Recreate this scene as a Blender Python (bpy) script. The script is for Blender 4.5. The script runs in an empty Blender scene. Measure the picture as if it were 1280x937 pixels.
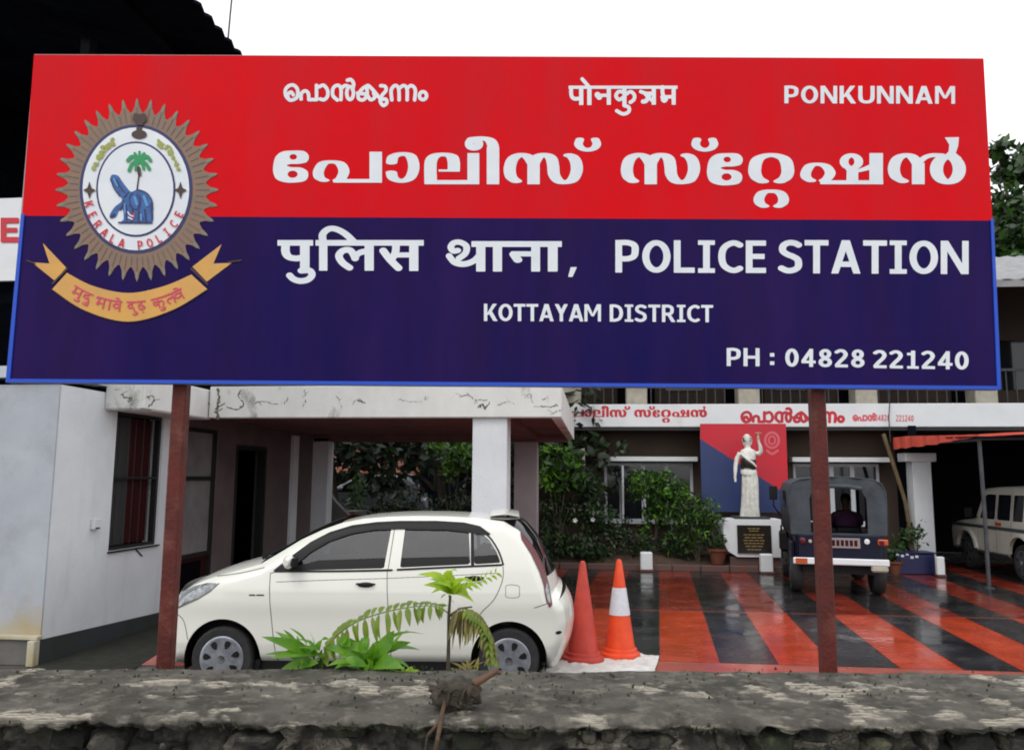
import bpy, math, random
import numpy as np
from mathutils import Vector, Matrix, noise
R = math.radians
S = bpy.context.scene
COL = S.collection
random.seed(7)
rng = np.random.default_rng(7)

# ------------------------------------------------------------------ camera, sky, sun, exposure
FPX, PITCH, YAW, ROLL, CAMZ = 1000.0, R(7.3), R(6.0), R(0.36), 1.95
fw = Vector((-math.sin(YAW)*math.cos(PITCH), math.cos(YAW)*math.cos(PITCH), math.sin(PITCH)))
r0 = Vector((math.cos(YAW), math.sin(YAW), 0)); u0 = r0.cross(fw)
rt = r0*math.cos(ROLL)+u0*math.sin(ROLL); up = -r0*math.sin(ROLL)+u0*math.cos(ROLL)
cam = bpy.data.cameras.new('camera'); cam.sensor_width = 36; cam.lens = FPX/1280*36
cam.clip_start = 0.05; cam.clip_end = 3000
camo = bpy.data.objects.new('camera', cam); COL.objects.link(camo)
camo.matrix_world = Matrix(((rt.x, up.x, -fw.x, 0), (rt.y, up.y, -fw.y, 0), (rt.z, up.z, -fw.z, CAMZ), (0, 0, 0, 1)))
S.camera = camo
SUN_EL, SUN_AZ = 52, 205          # sun behind and left of the photographer, veiled by cloud
W = bpy.data.worlds.new('World'); S.world = W; W.use_nodes = True
nt = W.node_tree; nt.nodes.clear()
sky = nt.nodes.new('ShaderNodeTexSky'); sky.sky_type = 'NISHITA'; sky.sun_disc = False
sky.sun_elevation = R(SUN_EL); sky.sun_rotation = R(SUN_AZ); sky.air_density = 1.5; sky.dust_density = 4
tc = nt.nodes.new('ShaderNodeTexCoord'); nz = nt.nodes.new('ShaderNodeTexNoise'); nz.inputs['Scale'].default_value = 2.2
nz.inputs['Detail'].default_value = 5
rp = nt.nodes.new('ShaderNodeValToRGB'); rp.color_ramp.elements[0].position = .3; rp.color_ramp.elements[1].position = .7
rp.color_ramp.elements[0].color = (6.6, 6.8, 7.1, 1); rp.color_ramp.elements[1].color = (10.4, 10.4, 10.4, 1)
mx = nt.nodes.new('ShaderNodeMix'); mx.data_type = 'RGBA'; mx.inputs[0].default_value = .93
bg = nt.nodes.new('ShaderNodeBackground'); bg.inputs['Strength'].default_value = .1
wo = nt.nodes.new('ShaderNodeOutputWorld')
L = nt.links.new
L(tc.outputs['Generated'], nz.inputs['Vector']); L(nz.outputs['Fac'], rp.inputs[0]); L(sky.outputs[0], mx.inputs[6])
L(rp.outputs[0], mx.inputs[7]); L(mx.outputs[2], bg.inputs[0]); L(bg.outputs[0], wo.inputs[0])
sun = bpy.data.lights.new('sun', 'SUN'); sun.energy = .6; sun.angle = R(25); sun.color = (1, .97, .93)
suno = bpy.data.objects.new('sun', sun); COL.objects.link(suno)
az = R(SUN_AZ); sd = Vector((math.sin(az)*math.cos(R(SUN_EL)), math.cos(az)*math.cos(R(SUN_EL)), math.sin(R(SUN_EL))))
suno.rotation_euler = sd.to_track_quat('Z', 'Y').to_euler(); suno.location = (0, -5, 20)
S.view_settings.view_transform = 'Standard'; S.view_settings.look = 'None'; S.view_settings.exposure = 0.62
S.view_settings.gamma = 1; S.view_settings.use_curve_mapping = False
S.render.engine = 'CYCLES'; S.cycles.max_bounces = 6; S.cycles.use_denoising = True; S.cycles.filter_width = 1.9

CAM = Vector((0, 0, CAMZ))
def ray(u, v): return fw*FPX+rt*(u-640)-up*(v-468.5)
def P(u, v, Y):            # the point of the vertical plane y = Y measured at (u, v) in the photograph
    d = ray(u, v); return CAM+d*(Y/d.y)
def G(u, v, z=0.0):        # the same on the ground
    d = ray(u, v); return CAM+d*((z-CAMZ)/d.z)
NV = Vector((-math.sin(YAW), math.cos(YAW), 0)); XV = Vector((math.cos(YAW), math.sin(YAW), 0))
def F(u, v, D):            # in the frame of the signboard and road wall: (along, depth, height)
    d = ray(u, v); p = CAM+d*(D/d.dot(NV)); return Vector((p.dot(XV), D, p.z))

# ------------------------------------------------------------------ materials
def mat(name, col, rough=.6, col2=None, scale=4, bump=0, bscale=None, metal=0, spec=.5, coat=0, stretch=(1, 1, 1), lo=.35, hi=.65,
        trans=0, dirt=None, dscale=1.5, dlo=.5, dhi=.75, rough2=None, detail=6, dstretch=None):
    m = bpy.data.materials.new(name); m.use_nodes = True
    n = m.node_tree.nodes; l = m.node_tree.links.new
    b = n['Principled BSDF']
    b.inputs['Base Color'].default_value = (*col, 1); b.inputs['Roughness'].default_value = rough
    b.inputs['Metallic'].default_value = metal; b.inputs['Specular IOR Level'].default_value = spec
    b.inputs['Coat Weight'].default_value = coat; b.inputs['Coat Roughness'].default_value = .04
    if trans: b.inputs['Transmission Weight'].default_value = trans
    if not (col2 or bump or dirt or rough2 is not None): return m
    t = n.new('ShaderNodeTexCoord'); mp = n.new('ShaderNodeMapping'); mp.inputs['Scale'].default_value = stretch
    l(t.outputs['Object'], mp.inputs[0])
    mp2 = mp
    if dstretch: mp2 = n.new('ShaderNodeMapping'); mp2.inputs['Scale'].default_value = dstretch; l(t.outputs['Object'], mp2.inputs[0])
    def noi(sc, det=detail, mp=mp):
        q = n.new('ShaderNodeTexNoise'); q.inputs['Scale'].default_value = sc; q.inputs['Detail'].default_value = det
        q.inputs['Roughness'].default_value = .6; l(mp.outputs[0], q.inputs['Vector']); return q
    def mixc(a, bcol, fac, fl, fh):
        rg = n.new('ShaderNodeMapRange'); rg.inputs[1].default_value = fl; rg.inputs[2].default_value = fh; l(fac, rg.inputs[0])
        q = n.new('ShaderNodeMix'); q.data_type = 'RGBA'; l(rg.outputs[0], q.inputs[0])
        if hasattr(a, 'node'): l(a, q.inputs[6])
        else: q.inputs[6].default_value = (*a, 1)
        q.inputs[7].default_value = (*bcol, 1); return q.outputs[2]
    c = col
    if col2: c = mixc(c, col2, noi(scale).outputs['Fac'], lo, hi)
    if dirt: c = mixc(c, dirt, noi(dscale, 9, mp2).outputs['Fac'], dlo, dhi)
    if hasattr(c, 'node'): l(c, b.inputs['Base Color'])
    if rough2 is not None:
        rg = n.new('ShaderNodeMapRange'); rg.inputs[1].default_value = .38; rg.inputs[2].default_value = .62
        rg.inputs[3].default_value = rough; rg.inputs[4].default_value = rough2
        l(noi(scale*.7).outputs['Fac'], rg.inputs[0]); l(rg.outputs[0], b.inputs['Roughness'])
    if bump:
        bp = n.new('ShaderNodeBump'); bp.inputs['Strength'].default_value = min(1, bump); bp.inputs['Distance'].default_value = .01*max(1, bump)
        l(noi(bscale or scale*6).outputs['Fac'], bp.inputs['Height']); l(bp.outputs[0], b.inputs['Normal'])
    return m
M = {}
M['sign_red'] = mat('sign_red', (.74, .001, .006), .35, (.66, .004, .012), 1.6, .2, 2.2, spec=.06, coat=.05, dirt=(.56, .015, .025), dscale=1.3, dlo=.45, dhi=.8, dstretch=(3, 1, .5))
M['sign_navy'] = mat('sign_navy', (.007, .003, .078), .35, (.022, .006, .085), 1.5, .2, 2.2, spec=.06, coat=.05, stretch=(2.2, 1, .45), dirt=(.014, .004, .055), dscale=1.7, dlo=.45, dhi=.75, dstretch=(3, 1, .5))
M['sign_blue'] = mat('sign_blue_edge', (.004, .07, .55), .4, bump=.1, scale=5)
M['sign_back'] = mat('sign_back', (.35, .35, .36), .5)
M['print_white'] = mat('print_white', (.80, .84, .88), .35, (.72, .76, .82), 6)
M['post_red'] = mat('post_oxide_red', (.13, .024, .018), .5, (.085, .02, .017), 7, .4, 60, spec=.25, dirt=(.17, .06, .045), dscale=9, dlo=.55, dhi=.8)
M['gold'] = mat('print_gold', (.72, .38, .07), .4, (.62, .33, .09), 10)
M['brown'] = mat('print_brown', (.26, .15, .09), .4, (.20, .14, .11), 30)
M['dkbrown'] = mat('print_dark_brown', (.05, .02, .015), .4)
M['ray_line'] = mat('print_ray_brown', (.15, .10, .065), .4)
M['olive'] = mat('print_olive', (.33, .36, .06), .4)
M['green_print'] = mat('print_green', (.01, .30, .10), .4)
M['blue_print'] = mat('print_blue', (.03, .14, .42), .4, (.02, .08, .25), 40)
M['navy_print'] = mat('print_navy', (.02, .02, .12), .4)
M['red_print'] = mat('print_red', (.62, .01, .03), .4)
M['pink_print'] = mat('print_pink', (.65, .05, .12), .4)
M['wall_white'] = mat('whitewash', (.74, .77, .80), .8, (.64, .67, .71), 1.1, .3, 30, dirt=(.54, .56, .57), dscale=2.0, dlo=.55, dhi=.95, dstretch=(2.2, 2.2, .5))
M['plate'] = None
M['wall_grey'] = mat('whitewash_grey', (.56, .60, .66), .8, (.48, .52, .58), 1.3, .25, 25, dirt=(.42, .43, .45), dscale=1.6, dlo=.5, dhi=.8)
M['stain'] = mat('whitewash_stained', (.74, .74, .72), .85, (.66, .66, .64), 3, .3, 40, stretch=(1, 1, .6), dirt=(.10, .10, .07), dscale=2.6, dlo=.58, dhi=.74)
M['crack'] = mat('crack_moss', (.07, .07, .05), .9, (.18, .17, .12), 14)
M['soffit'] = mat('soffit_plaster', (.24, .145, .14), .85, (.18, .11, .11), 2, spec=.2)  # red-brown tint puts light bounced off the red floor into the colour
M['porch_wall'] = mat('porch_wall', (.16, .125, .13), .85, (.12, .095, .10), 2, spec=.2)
M['plinth'] = mat('plinth_dark', (.035, .042, .052), .7, (.03, .035, .03), 3, .4, 20)
M['moss'] = mat('moss_ground', (.008, .011, .004), .9, (.022, .02, .014), 8, 1, 20)
M['ledge'] = mat('ledge_cream', (.55, .52, .42), .8, (.40, .33, .18), 3)
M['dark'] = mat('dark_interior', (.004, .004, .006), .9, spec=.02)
M['roof_dark'] = mat('roof_underside', (.004, .005, .009), .9, (.008, .010, .014), 3, spec=.03)
M['steel_grey'] = mat('grey_steel', (.075, .08, .09), .5, (.05, .055, .06), 6, spec=.3)
M['frame_black'] = mat('black_frame', (.012, .011, .012), .5)
M['frame_red'] = mat('dark_red_frame', (.035, .004, .005), .6, spec=.2)
M['frosted'] = mat('frosted_panel', (.26, .25, .25), .45, (.15, .14, .15), 1.6, spec=.3)
M['glass'] = mat('window_glass', (.010, .012, .016), .06, spec=.6)
M['brown_wall'] = mat('brown_wall', (.068, .044, .030), .8, (.055, .036, .027), 1.5, .2, 30)
M['fascia'] = mat('fascia_white', (.82, .84, .86), .7, (.74, .77, .80), 1.2, dirt=(.6, .6, .58), dscale=1.4, dlo=.55, dhi=.8)
M['beige'] = mat('beige_block', (.50, .46, .38), .8, (.36, .34, .28), 5)
M['win_white'] = mat('window_frame_white', (.66, .68, .72), .5)
M['concrete'] = mat('concrete', (.16, .15, .14), .85, (.10, .10, .09), 3, .5, 20)
M['soil'] = mat('soil', (.055, .035, .025), .95, (.09, .055, .04), 6, 1, 20)
M['kerb'] = mat('kerb', (.10, .075, .065), .6, (.16, .06, .05), 3)
M['car_white'] = mat('car_paint_cream', (.83, .83, .77), .22, (.81, .81, .74), 1.5, coat=.7)
M['car_glass'] = mat('car_glass', (.008, .009, .011), .05, spec=.45)
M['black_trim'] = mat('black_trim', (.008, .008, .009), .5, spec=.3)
M['seam'] = mat('panel_gap', (.10, .10, .09), .7)
M['tyre'] = mat('tyre_rubber', (.018, .018, .019), .8, (.03, .03, .03), 20, .3, 80)
M['hubcap'] = mat('hubcap_silver', (.42, .44, .49), .3, (.26, .28, .32), 14, metal=.6)
M['lamp_red'] = mat('tail_lamp_red', (.12, .004, .012), .2, coat=.4)
M['lamp_amber'] = mat('amber_lamp', (.55, .10, .03), .2, coat=1)
M['lamp_clear'] = mat('headlamp', (.42, .44, .45), .12, (.16, .17, .18), 30, metal=.3, coat=1)
M['chrome'] = mat('chrome', (.6, .6, .62), .15, metal=1)
M['cone_orange'] = mat('cone_orange', (.85, .085, .018), .42, (.72, .06, .015), 7, dirt=(.40, .06, .03), dscale=8, dlo=.62, dhi=.85)
M['cone_faded'] = mat('cone_faded', (.60, .060, .038), .5, (.46, .045, .03), 6, dirt=(.32, .05, .04), dscale=6, dlo=.55, dhi=.8)
M['cone_white'] = mat('cone_reflective_white', (.72, .75, .80), .4, (.6, .63, .68), 14)
M['sheet_white'] = mat('white_sheet', (.66, .66, .66), .6, (.52, .50, .46), 9, .5, 20)
M['canvas'] = mat('canvas_grey', (.06, .075, .09), .8, (.04, .05, .062), 4, .5, 12)
M['jeep_navy'] = mat('jeep_navy', (.006, .008, .026), .35, spec=.3)
M['suv_white'] = mat('suv_cream', (.66, .64, .56), .35, (.55, .53, .46), 3, coat=.4)
M['statue'] = mat('statue_white', (.84, .84, .79), .6, (.62, .62, .56), 9, .3, 30)
M['plaque'] = mat('black_granite', (.018, .016, .014), .2, (.03, .025, .02), 30)
M['gold_letters'] = mat('gold_letters', (.30, .20, .08), .4)
M['board_red'] = mat('board_red', (.62, .012, .03), .45, (.50, .02, .04), 1.6)
M['board_navy'] = mat('board_navy', (.022, .04, .14), .45, (.03, .05, .16), 2)
M['board_pale'] = mat('board_pale_red', (.70, .12, .15), .45)
M['tarp_red'] = mat('red_tarpaulin', (.75, .11, .07), .6, (.60, .08, .05), 4)
M['tin'] = mat('tin_sheet', (.20, .20, .21), .5, (.30, .30, .31), 3)
M['pale_pole'] = mat('bamboo_pole', (.17, .12, .06), .7, (.12, .08, .04), 5)
M['terracotta'] = mat('terracotta', (.20, .06, .03), .8, (.14, .045, .025), 9)
M['blue_box'] = mat('blue_box', (.008, .012, .07), .4)
M['bark'] = mat('bark', (.07, .05, .035), .9, (.11, .09, .07), 8, .8, 20)
M['skin'] = mat('skin_brown', (.09, .045, .028), .6)
M['shirt'] = mat('purple_shirt', (.07, .015, .075), .8)
M['hair'] = mat('hair_black', (.006, .005, .005), .5)
M['plate'] = mat('number_plate', (.30, .24, .25), .5)
M['grey_paint'] = mat('grey_vehicle_paint', (.22, .25, .28), .3, coat=.5)
M['pitch'] = mat('road_asphalt', (.05, .05, .05), .8, (.07, .07, .07), 6, .6, 60)
def tinted(name, tint, fac=.12):
    m = bpy.data.materials.new(name); m.use_nodes = True; n = m.node_tree.nodes; l = m.node_tree.links.new; n.clear()
    t = n.new('ShaderNodeBsdfTransparent'); t.inputs[0].default_value = (*tint, 1); g = n.new('ShaderNodeBsdfGlossy'); g.inputs['Roughness'].default_value = .03
    lw = n.new('ShaderNodeFresnel'); lw.inputs[0].default_value = 2.15; tc_ = n.new('ShaderNodeTexCoord'); nz_ = n.new('ShaderNodeTexNoise'); nz_.inputs['Scale'].default_value = 1.5
    bp = n.new('ShaderNodeBump'); bp.inputs['Strength'].default_value = .25; bp.inputs['Distance'].default_value = .05; l(tc_.outputs['Object'], nz_.inputs['Vector']); l(nz_.outputs['Fac'], bp.inputs['Height']); l(bp.outputs[0], g.inputs['Normal'])
    s = n.new('ShaderNodeMixShader'); o = n.new('ShaderNodeOutputMaterial'); l(lw.outputs[0], s.inputs[0]); l(t.outputs[0], s.inputs[1]); l(g.outputs[0], s.inputs[2]); l(s.outputs[0], o.inputs[0]); return m
M['side_glass'] = tinted('tinted_side_glass', (.42, .46, .48))
def leafmat(name, c, c2, tr=.25, sc=3):
    m = mat(name, c, .45, c2, sc, lo=.3, hi=.7); n = m.node_tree.nodes; l = m.node_tree.links.new
    b = n['Principled BSDF']; t = n.new('ShaderNodeBsdfTranslucent'); t.inputs[0].default_value = (*[min(1, q*1.6) for q in c], 1)
    s = n.new('ShaderNodeMixShader'); s.inputs[0].default_value = tr
    l(b.outputs[0], s.inputs[1]); l(t.outputs[0], s.inputs[2]); l(s.outputs[0], n['Material Output'].inputs[0]); return m
M['leaf_dark'] = leafmat('leaf_dark', (.014, .034, .010), (.026, .055, .015), .1)
M['leaf_mid'] = leafmat('leaf_mid', (.045, .12, .015), (.022, .055, .014))
M['leaf_bright'] = leafmat('leaf_bright', (.17, .36, .02), (.06, .20, .015), .4, 14)
M['leaf_lime'] = leafmat('leaf_lime', (.42, .56, .03), (.22, .42, .03), .4, 14)
M['leaf_fern'] = leafmat('leaf_fern', (.20, .28, .02), (.08, .14, .015), .3, 16)
M['leaf_dry'] = leafmat('leaf_dry', (.22, .20, .03), (.10, .07, .025), .25, 18)
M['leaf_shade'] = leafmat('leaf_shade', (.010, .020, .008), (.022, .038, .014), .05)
M['flower'] = mat('flower', (.75, .72, .72), .6)
M['dry_root'] = mat('dry_root', (.075, .062, .042), .9, (.025, .022, .017), 26, 1, 60, dirt=(.30, .26, .19), dscale=14, dlo=.6, dhi=.75)
M['twig'] = mat('twig_brown', (.16, .08, .045), .8, (.09, .05, .035), 30)
M['husk'] = mat('husk_tan', (.10, .06, .03), .8, (.03, .022, .015), 30)

# wet painted yard: fine paver joints, puddled gloss
def wetmat(name, c, c2):
    m = mat(name, c, .06, c2, 2.2, 0, rough2=.30, spec=.6, dirt=tuple(q*.55 for q in c), dscale=1.2, dlo=.45, dhi=.8)
    n = m.node_tree.nodes; l = m.node_tree.links.new
    t = n.new('ShaderNodeTexCoord'); br = n.new('ShaderNodeTexBrick'); br.inputs['Scale'].default_value = 1
    br.inputs['Brick Width'].default_value = .22; br.inputs['Row Height'].default_value = .11; br.inputs['Mortar Size'].default_value = .006
    br.inputs['Color1'].default_value = (1, 1, 1, 1); br.inputs['Color2'].default_value = (.9, .9, .9, 1); br.inputs['Mortar'].default_value = (0, 0, 0, 1)
    l(t.outputs['Object'], br.inputs['Vector'])
    nn = n.new('ShaderNodeTexNoise'); nn.inputs['Scale'].default_value = 9; l(t.outputs['Object'], nn.inputs['Vector'])
    ad = n.new('ShaderNodeMath'); ad.operation = 'MULTIPLY_ADD'; l(nn.outputs['Fac'], ad.inputs[0]); ad.inputs[1].default_value = 1.6
    l(br.outputs['Color'], ad.inputs[2])
    bp = n.new('ShaderNodeBump'); bp.inputs['Strength'].default_value = .35; bp.inputs['Distance'].default_value = .004
    l(ad.outputs[0], bp.inputs['Height']); l(bp.outputs[0], n['Principled BSDF'].inputs['Normal']); return m
M['yard_red'] = wetmat('yard_red_paint', (.54, .068, .026), (.40, .045, .02))
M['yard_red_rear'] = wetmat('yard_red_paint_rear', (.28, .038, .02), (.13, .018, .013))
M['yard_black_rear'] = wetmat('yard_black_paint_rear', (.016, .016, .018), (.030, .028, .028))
M['yard_black'] = wetmat('yard_black_paint', (.022, .022, .026), (.035, .035, .04))
M['yard_pink'] = wetmat('yard_faded_red', (.46, .12, .09), (.36, .085, .065))
M['yard'] = wetmat('yard_concrete', (.07, .065, .06), (.10, .09, .085))

# ------------------------------------------------------------------ mesh builders
class MB:
    def __init__(s): s.v = []; s.f = []; s.m = []; s.mi = 0
    def add(s, vs, fs):
        o = len(s.v); s.v += [tuple(q) for q in vs]; s.f += [tuple(i+o for i in f) for f in fs]; s.m += [s.mi]*len(fs); return s
    def box(s, x0, y0, z0, x1, y1, z1, c=0):
        if x1 < x0: x0, x1 = x1, x0
        if y1 < y0: y0, y1 = y1, y0
        if z1 < z0: z0, z1 = z1, z0
        c = min(c, (x1-x0)*.45, (y1-y0)*.45, (z1-z0)*.45)
        if c <= 0:
            return s.add([(x0, y0, z0), (x1, y0, z0), (x1, y1, z0), (x0, y1, z0), (x0, y0, z1), (x1, y0, z1), (x1, y1, z1), (x0, y1, z1)],
                  [(0, 3, 2, 1), (4, 5, 6, 7), (0, 1, 5, 4), (1, 2, 6, 5), (2, 3, 7, 6), (3, 0, 4, 7)])
        vs = []; 
        X = ((x0, 1), (x1, -1)); Y = ((y0, 1), (y1, -1)); Z = ((z0, 1), (z1, -1))
        idx = {}
        for i, (x, sx) in enumerate(X):
            for j, (y, sy) in enumerate(Y):
                for k, (z, sz) in enumerate(Z):
                    idx[i, j, k, 0] = len(vs); vs.append((x, y+sy*c, z+sz*c))
                    idx[i, j, k, 1] = len(vs); vs.append((x+sx*c, y, z+sz*c))
                    idx[i, j, k, 2] = len(vs); vs.append((x+sx*c, y+sy*c, z))
        q = idx; fs = []
        fs.append([q[0,0,0,0], q[0,0,1,0], q[0,1,1,0], q[0,1,0,0]]); fs.append([q[1,0,0,0], q[1,1,0,0], q[1,1,1,0], q[1,0,1,0]])
        fs.append([q[0,0,0,1], q[1,0,0,1], q[1,0,1,1], q[0,0,1,1]]); fs.append([q[0,1,0,1], q[0,1,1,1], q[1,1,1,1], q[1,1,0,1]])
        fs.append([q[0,0,0,2], q[0,1,0,2], q[1,1,0,2], q[1,0,0,2]]); fs.append([q[0,0,1,2], q[1,0,1,2], q[1,1,1,2], q[0,1,1,2]])
        for j in (0, 1):
            for k in (0, 1): fs.append([q[0,j,k,1], q[1,j,k,1], q[1,j,k,2], q[0,j,k,2]])
        for i in (0, 1):
            for k in (0, 1): fs.append([q[i,0,k,0], q[i,1,k,0], q[i,1,k,2], q[i,0,k,2]])
            for j in (0, 1): fs.append([q[i,j,0,0], q[i,j,1,0], q[i,j,1,1], q[i,j,0,1]])
            for j in (0, 1):
                for k in (0, 1): fs.append([q[i,j,k,0], q[i,j,k,1], q[i,j,k,2]])
        return s.add(vs, fs)
    def tube(s, pts, rad, n=8, cap=True, flat=1.0):
        pts = [Vector(p) for p in pts]
        if not hasattr(rad, '__len__'): rad = [rad]*len(pts)
        rings = []; prev = None
        for i, p in enumerate(pts):
            d = (pts[min(i+1, len(pts)-1)]-pts[max(i-1, 0)]).normalized()
            if prev is None:
                a = Vector((0, 0, 1)) if abs(d.z) < .9 else Vector((1, 0, 0)); x = d.cross(a).normalized()
            else: x = (prev-d*prev.dot(d)).normalized()
            prev = x; y = d.cross(x)
            rings.append([p+(x*math.cos(2*math.pi*k/n)+y*math.sin(2*math.pi*k/n)*flat)*rad[i] for k in range(n)])
        return s.rings(rings, cap)
    def rings(s, rings, cap=True, closed=True):
        n = len(rings[0]); vs = [p for r in rings for p in r]; fs = []
        for i in range(len(rings)-1):
            for k in range(n if closed else n-1):
                a = i*n+k; b = i*n+(k+1) % n; fs.append((a, b, b+n, a+n))
        if cap: fs.append(tuple(range(n-1, -1, -1))); fs.append(tuple((len(rings)-1)*n+k for k in range(n)))
        return s.add(vs, fs)
    def lathe(s, c, prof, n=24):
        c = Vector(c)
        return s.rings([[c+Vector((r*math.cos(2*math.pi*k/n), r*math.sin(2*math.pi*k/n), z)) for k in range(n)] for r, z in prof])
    def prism(s, pts, off):
        n = len(pts); pts = [Vector(p) for p in pts]; off = Vector(off)
        return s.add(pts+[p+off for p in pts], [tuple(range(n)), tuple(range(2*n-1, n-1, -1))]+[((k+1) % n, k, k+n, (k+1) % n+n) for k in range(n)])
    def build(s, name, m, parent=None, smooth=False, loc=None, stuff=False):
        base = Vector(loc) if loc is not None else (Vector(parent['_base']) if parent and '_base' in parent else Vector((0, 0, 0)))
        me = bpy.data.meshes.new(name)
        me.from_pydata([(p[0]-base.x, p[1]-base.y, p[2]-base.z) for p in s.v], [], s.f)
        ms = m if isinstance(m, (list, tuple)) else [m]
        for q in ms: me.materials.append(M[q])
        if len(ms) > 1: me.polygons.foreach_set('material_index', s.m)
        if smooth:
            me.shade_smooth()
            if smooth != 'all': me.set_sharp_from_angle(angle=R(38))
        me.validate(); me.update()
        o = bpy.data.objects.new(name, me); COL.objects.link(o)
        if parent:
            o.parent = parent; o['_base'] = tuple(base)
        elif loc is not None: o.location = base; o['_base'] = tuple(base)
        if stuff: o['kind'] = 'stuff'
        return o
def tag(o, label=None, cat=None, group=None, kind=None):
    if label: o['label'] = label
    if cat: o['category'] = cat
    if group: o['group'] = group
    if kind: o['kind'] = kind
    return o
def thing(name, label, cat, loc, group=None, rz=0, local=False):   # local: parts are given in the thing's own coordinates
    o = bpy.data.objects.new(name, None); COL.objects.link(o); o.empty_display_size = .2
    o.location = loc; o.rotation_euler.z = rz
    o['_base'] = (0, 0, 0) if local else tuple(loc)
    return tag(o, label, cat, group)
def kids(o): return [c for c in bpy.data.objects if c.parent == o]
def dup(root, loc=None, rz=None, label=None, group=None, par=None):
    r = root.copy(); COL.objects.link(r)
    if par is not None: r.parent = par
    if loc is not None: r.location = loc
    if rz is not None: r.rotation_euler.z = rz
    if label: r['label'] = label
    if group: r['group'] = group
    for c in kids(root): dup(c, par=r)
    return r

# ------------------------------------------------------------------ flat lettering and marks: strokes -> outlines
def cat(pts, closed=False, k=8):
    p = [np.array(q, float) for q in pts]; n = len(p); out = []
    for i in range(n if closed else n-1):
        g = lambda j: p[j % n] if closed else p[min(max(j, 0), n-1)]
        a, b, c, d = g(i-1), g(i), g(i+1), g(i+2)
        for t in np.arange(k)/k: out.append(.5*((2*b)+(c-a)*t+(2*a-5*b+4*c-d)*t*t+(3*b-a-3*c+d)*t**3))
    out.append(p[0] if closed else p[-1]); return np.array(out)
def C(pts, rx, ry=None, closed=False): return ('c', cat(pts, closed), rx, rx if ry is None else ry)
def Ln(pts, rx, ry=None): return ('c', np.array(pts, float), rx, rx if ry is None else ry)
def El(cx, cy, a, b, rx, ry=None):
    t = np.linspace(0, 2*math.pi, 33); return ('c', np.stack([cx+a*np.cos(t), cy+b*np.sin(t)], 1), rx, rx if ry is None else ry)
def Pg(pts, smooth=False): return ('p', cat(pts, True)[:-1] if smooth else np.array(pts, float))
def Rc(x0, y0, x1, y1): return Pg([(x0, y0), (x1, y0), (x1, y1), (x0, y1)])
def Ho(pr): return ('h', pr)
def Elp(cx, cy, a, b, n=48):
    t = np.linspace(0, 2*math.pi, n, endpoint=False); return ('p', np.stack([cx+a*np.cos(t), cy+b*np.sin(t)], 1))
def xf(pr, f, sx, sy):
    k = pr[0]
    if k == 'h': return ('h', xf(pr[1], f, sx, sy))
    if k == 'p': return ('p', f(pr[1]))
    return ('c', f(pr[1]), pr[2]*sx, pr[3]*sy)
def aff(prs, x0=0, y0=0, sx=1, sy=1, shear=0):
    f = lambda q: np.stack([x0+q[:, 0]*sx, y0+q[:, 1]*sy+shear*q[:, 0]*sx], 1)
    return [xf(p, f, abs(sx), abs(sy)) for p in prs]
def sdf(pr, X, Y):
    if pr[0] == 'c':
        _, p, rx, ry = pr; d = np.full(X.shape, 1e9)
        x, y = X/rx, Y/ry; q = p/np.array([rx, ry])
        for a, b in zip(q[:-1], q[1:]):
            e = b-a; L2 = max(e@e, 1e-12); t = np.clip(((x-a[0])*e[0]+(y-a[1])*e[1])/L2, 0, 1)
            d = np.minimum(d, (x-a[0]-t*e[0])**2+(y-a[1]-t*e[1])**2)
        return (np.sqrt(d)-1)*min(rx, ry)
    p = pr[1]; d = np.full(X.shape, 1e9); ins = np.zeros(X.shape, bool)
    for a, b in zip(p, np.roll(p, -1, 0)):
        e = b-a; L2 = max(e@e, 1e-12); t = np.clip(((X-a[0])*e[0]+(Y-a[1])*e[1])/L2, 0, 1)
        d = np.minimum(d, (X-a[0]-t*e[0])**2+(Y-a[1]-t*e[1])**2)
        c = (a[1] > Y) != (b[1] > Y)
        if abs(e[1]) > 1e-12: ins ^= c & (X < a[0]+(Y-a[1])*e[0]/e[1])
    return np.where(ins, -1, 1)*np.sqrt(d)
def bbox(pr):
    if pr[0] == 'h': return None
    p = pr[1]; m = (pr[2], pr[3]) if pr[0] == 'c' else (0, 0)
    return p[:, 0].min()-m[0], p[:, 1].min()-m[1], p[:, 0].max()+m[0], p[:, 1].max()+m[1]
def field(prs, cell):
    bb = [bbox(p) for p in prs if p[0] != 'h']; x0, y0 = min(b[0] for b in bb)-2*cell, min(b[1] for b in bb)-2*cell
    x1, y1 = max(b[2] for b in bb)+2*cell, max(b[3] for b in bb)+2*cell
    xs = np.arange(x0, x1+cell, cell); ys = np.arange(y0, y1+cell, cell); V = np.full((len(ys), len(xs)), 1e3)
    for ph in (0, 1):
        for p in prs:
            if (p[0] == 'h') != bool(ph): continue
            q = p[1] if ph else p; b = bbox(q)
            i0, i1 = max(0, int((b[0]-x0)/cell)-2), min(len(xs), int((b[2]-x0)/cell)+4)
            j0, j1 = max(0, int((b[1]-y0)/cell)-2), min(len(ys), int((b[3]-y0)/cell)+4)
            if i1 <= i0 or j1 <= j0: continue
            X, Y = np.meshgrid(xs[i0:i1], ys[j0:j1]); d = sdf(q, X, Y); sl = V[j0:j1, i0:i1]
            V[j0:j1, i0:i1] = np.maximum(sl, -d) if ph else np.minimum(sl, d)
    return xs, ys, V
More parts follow.
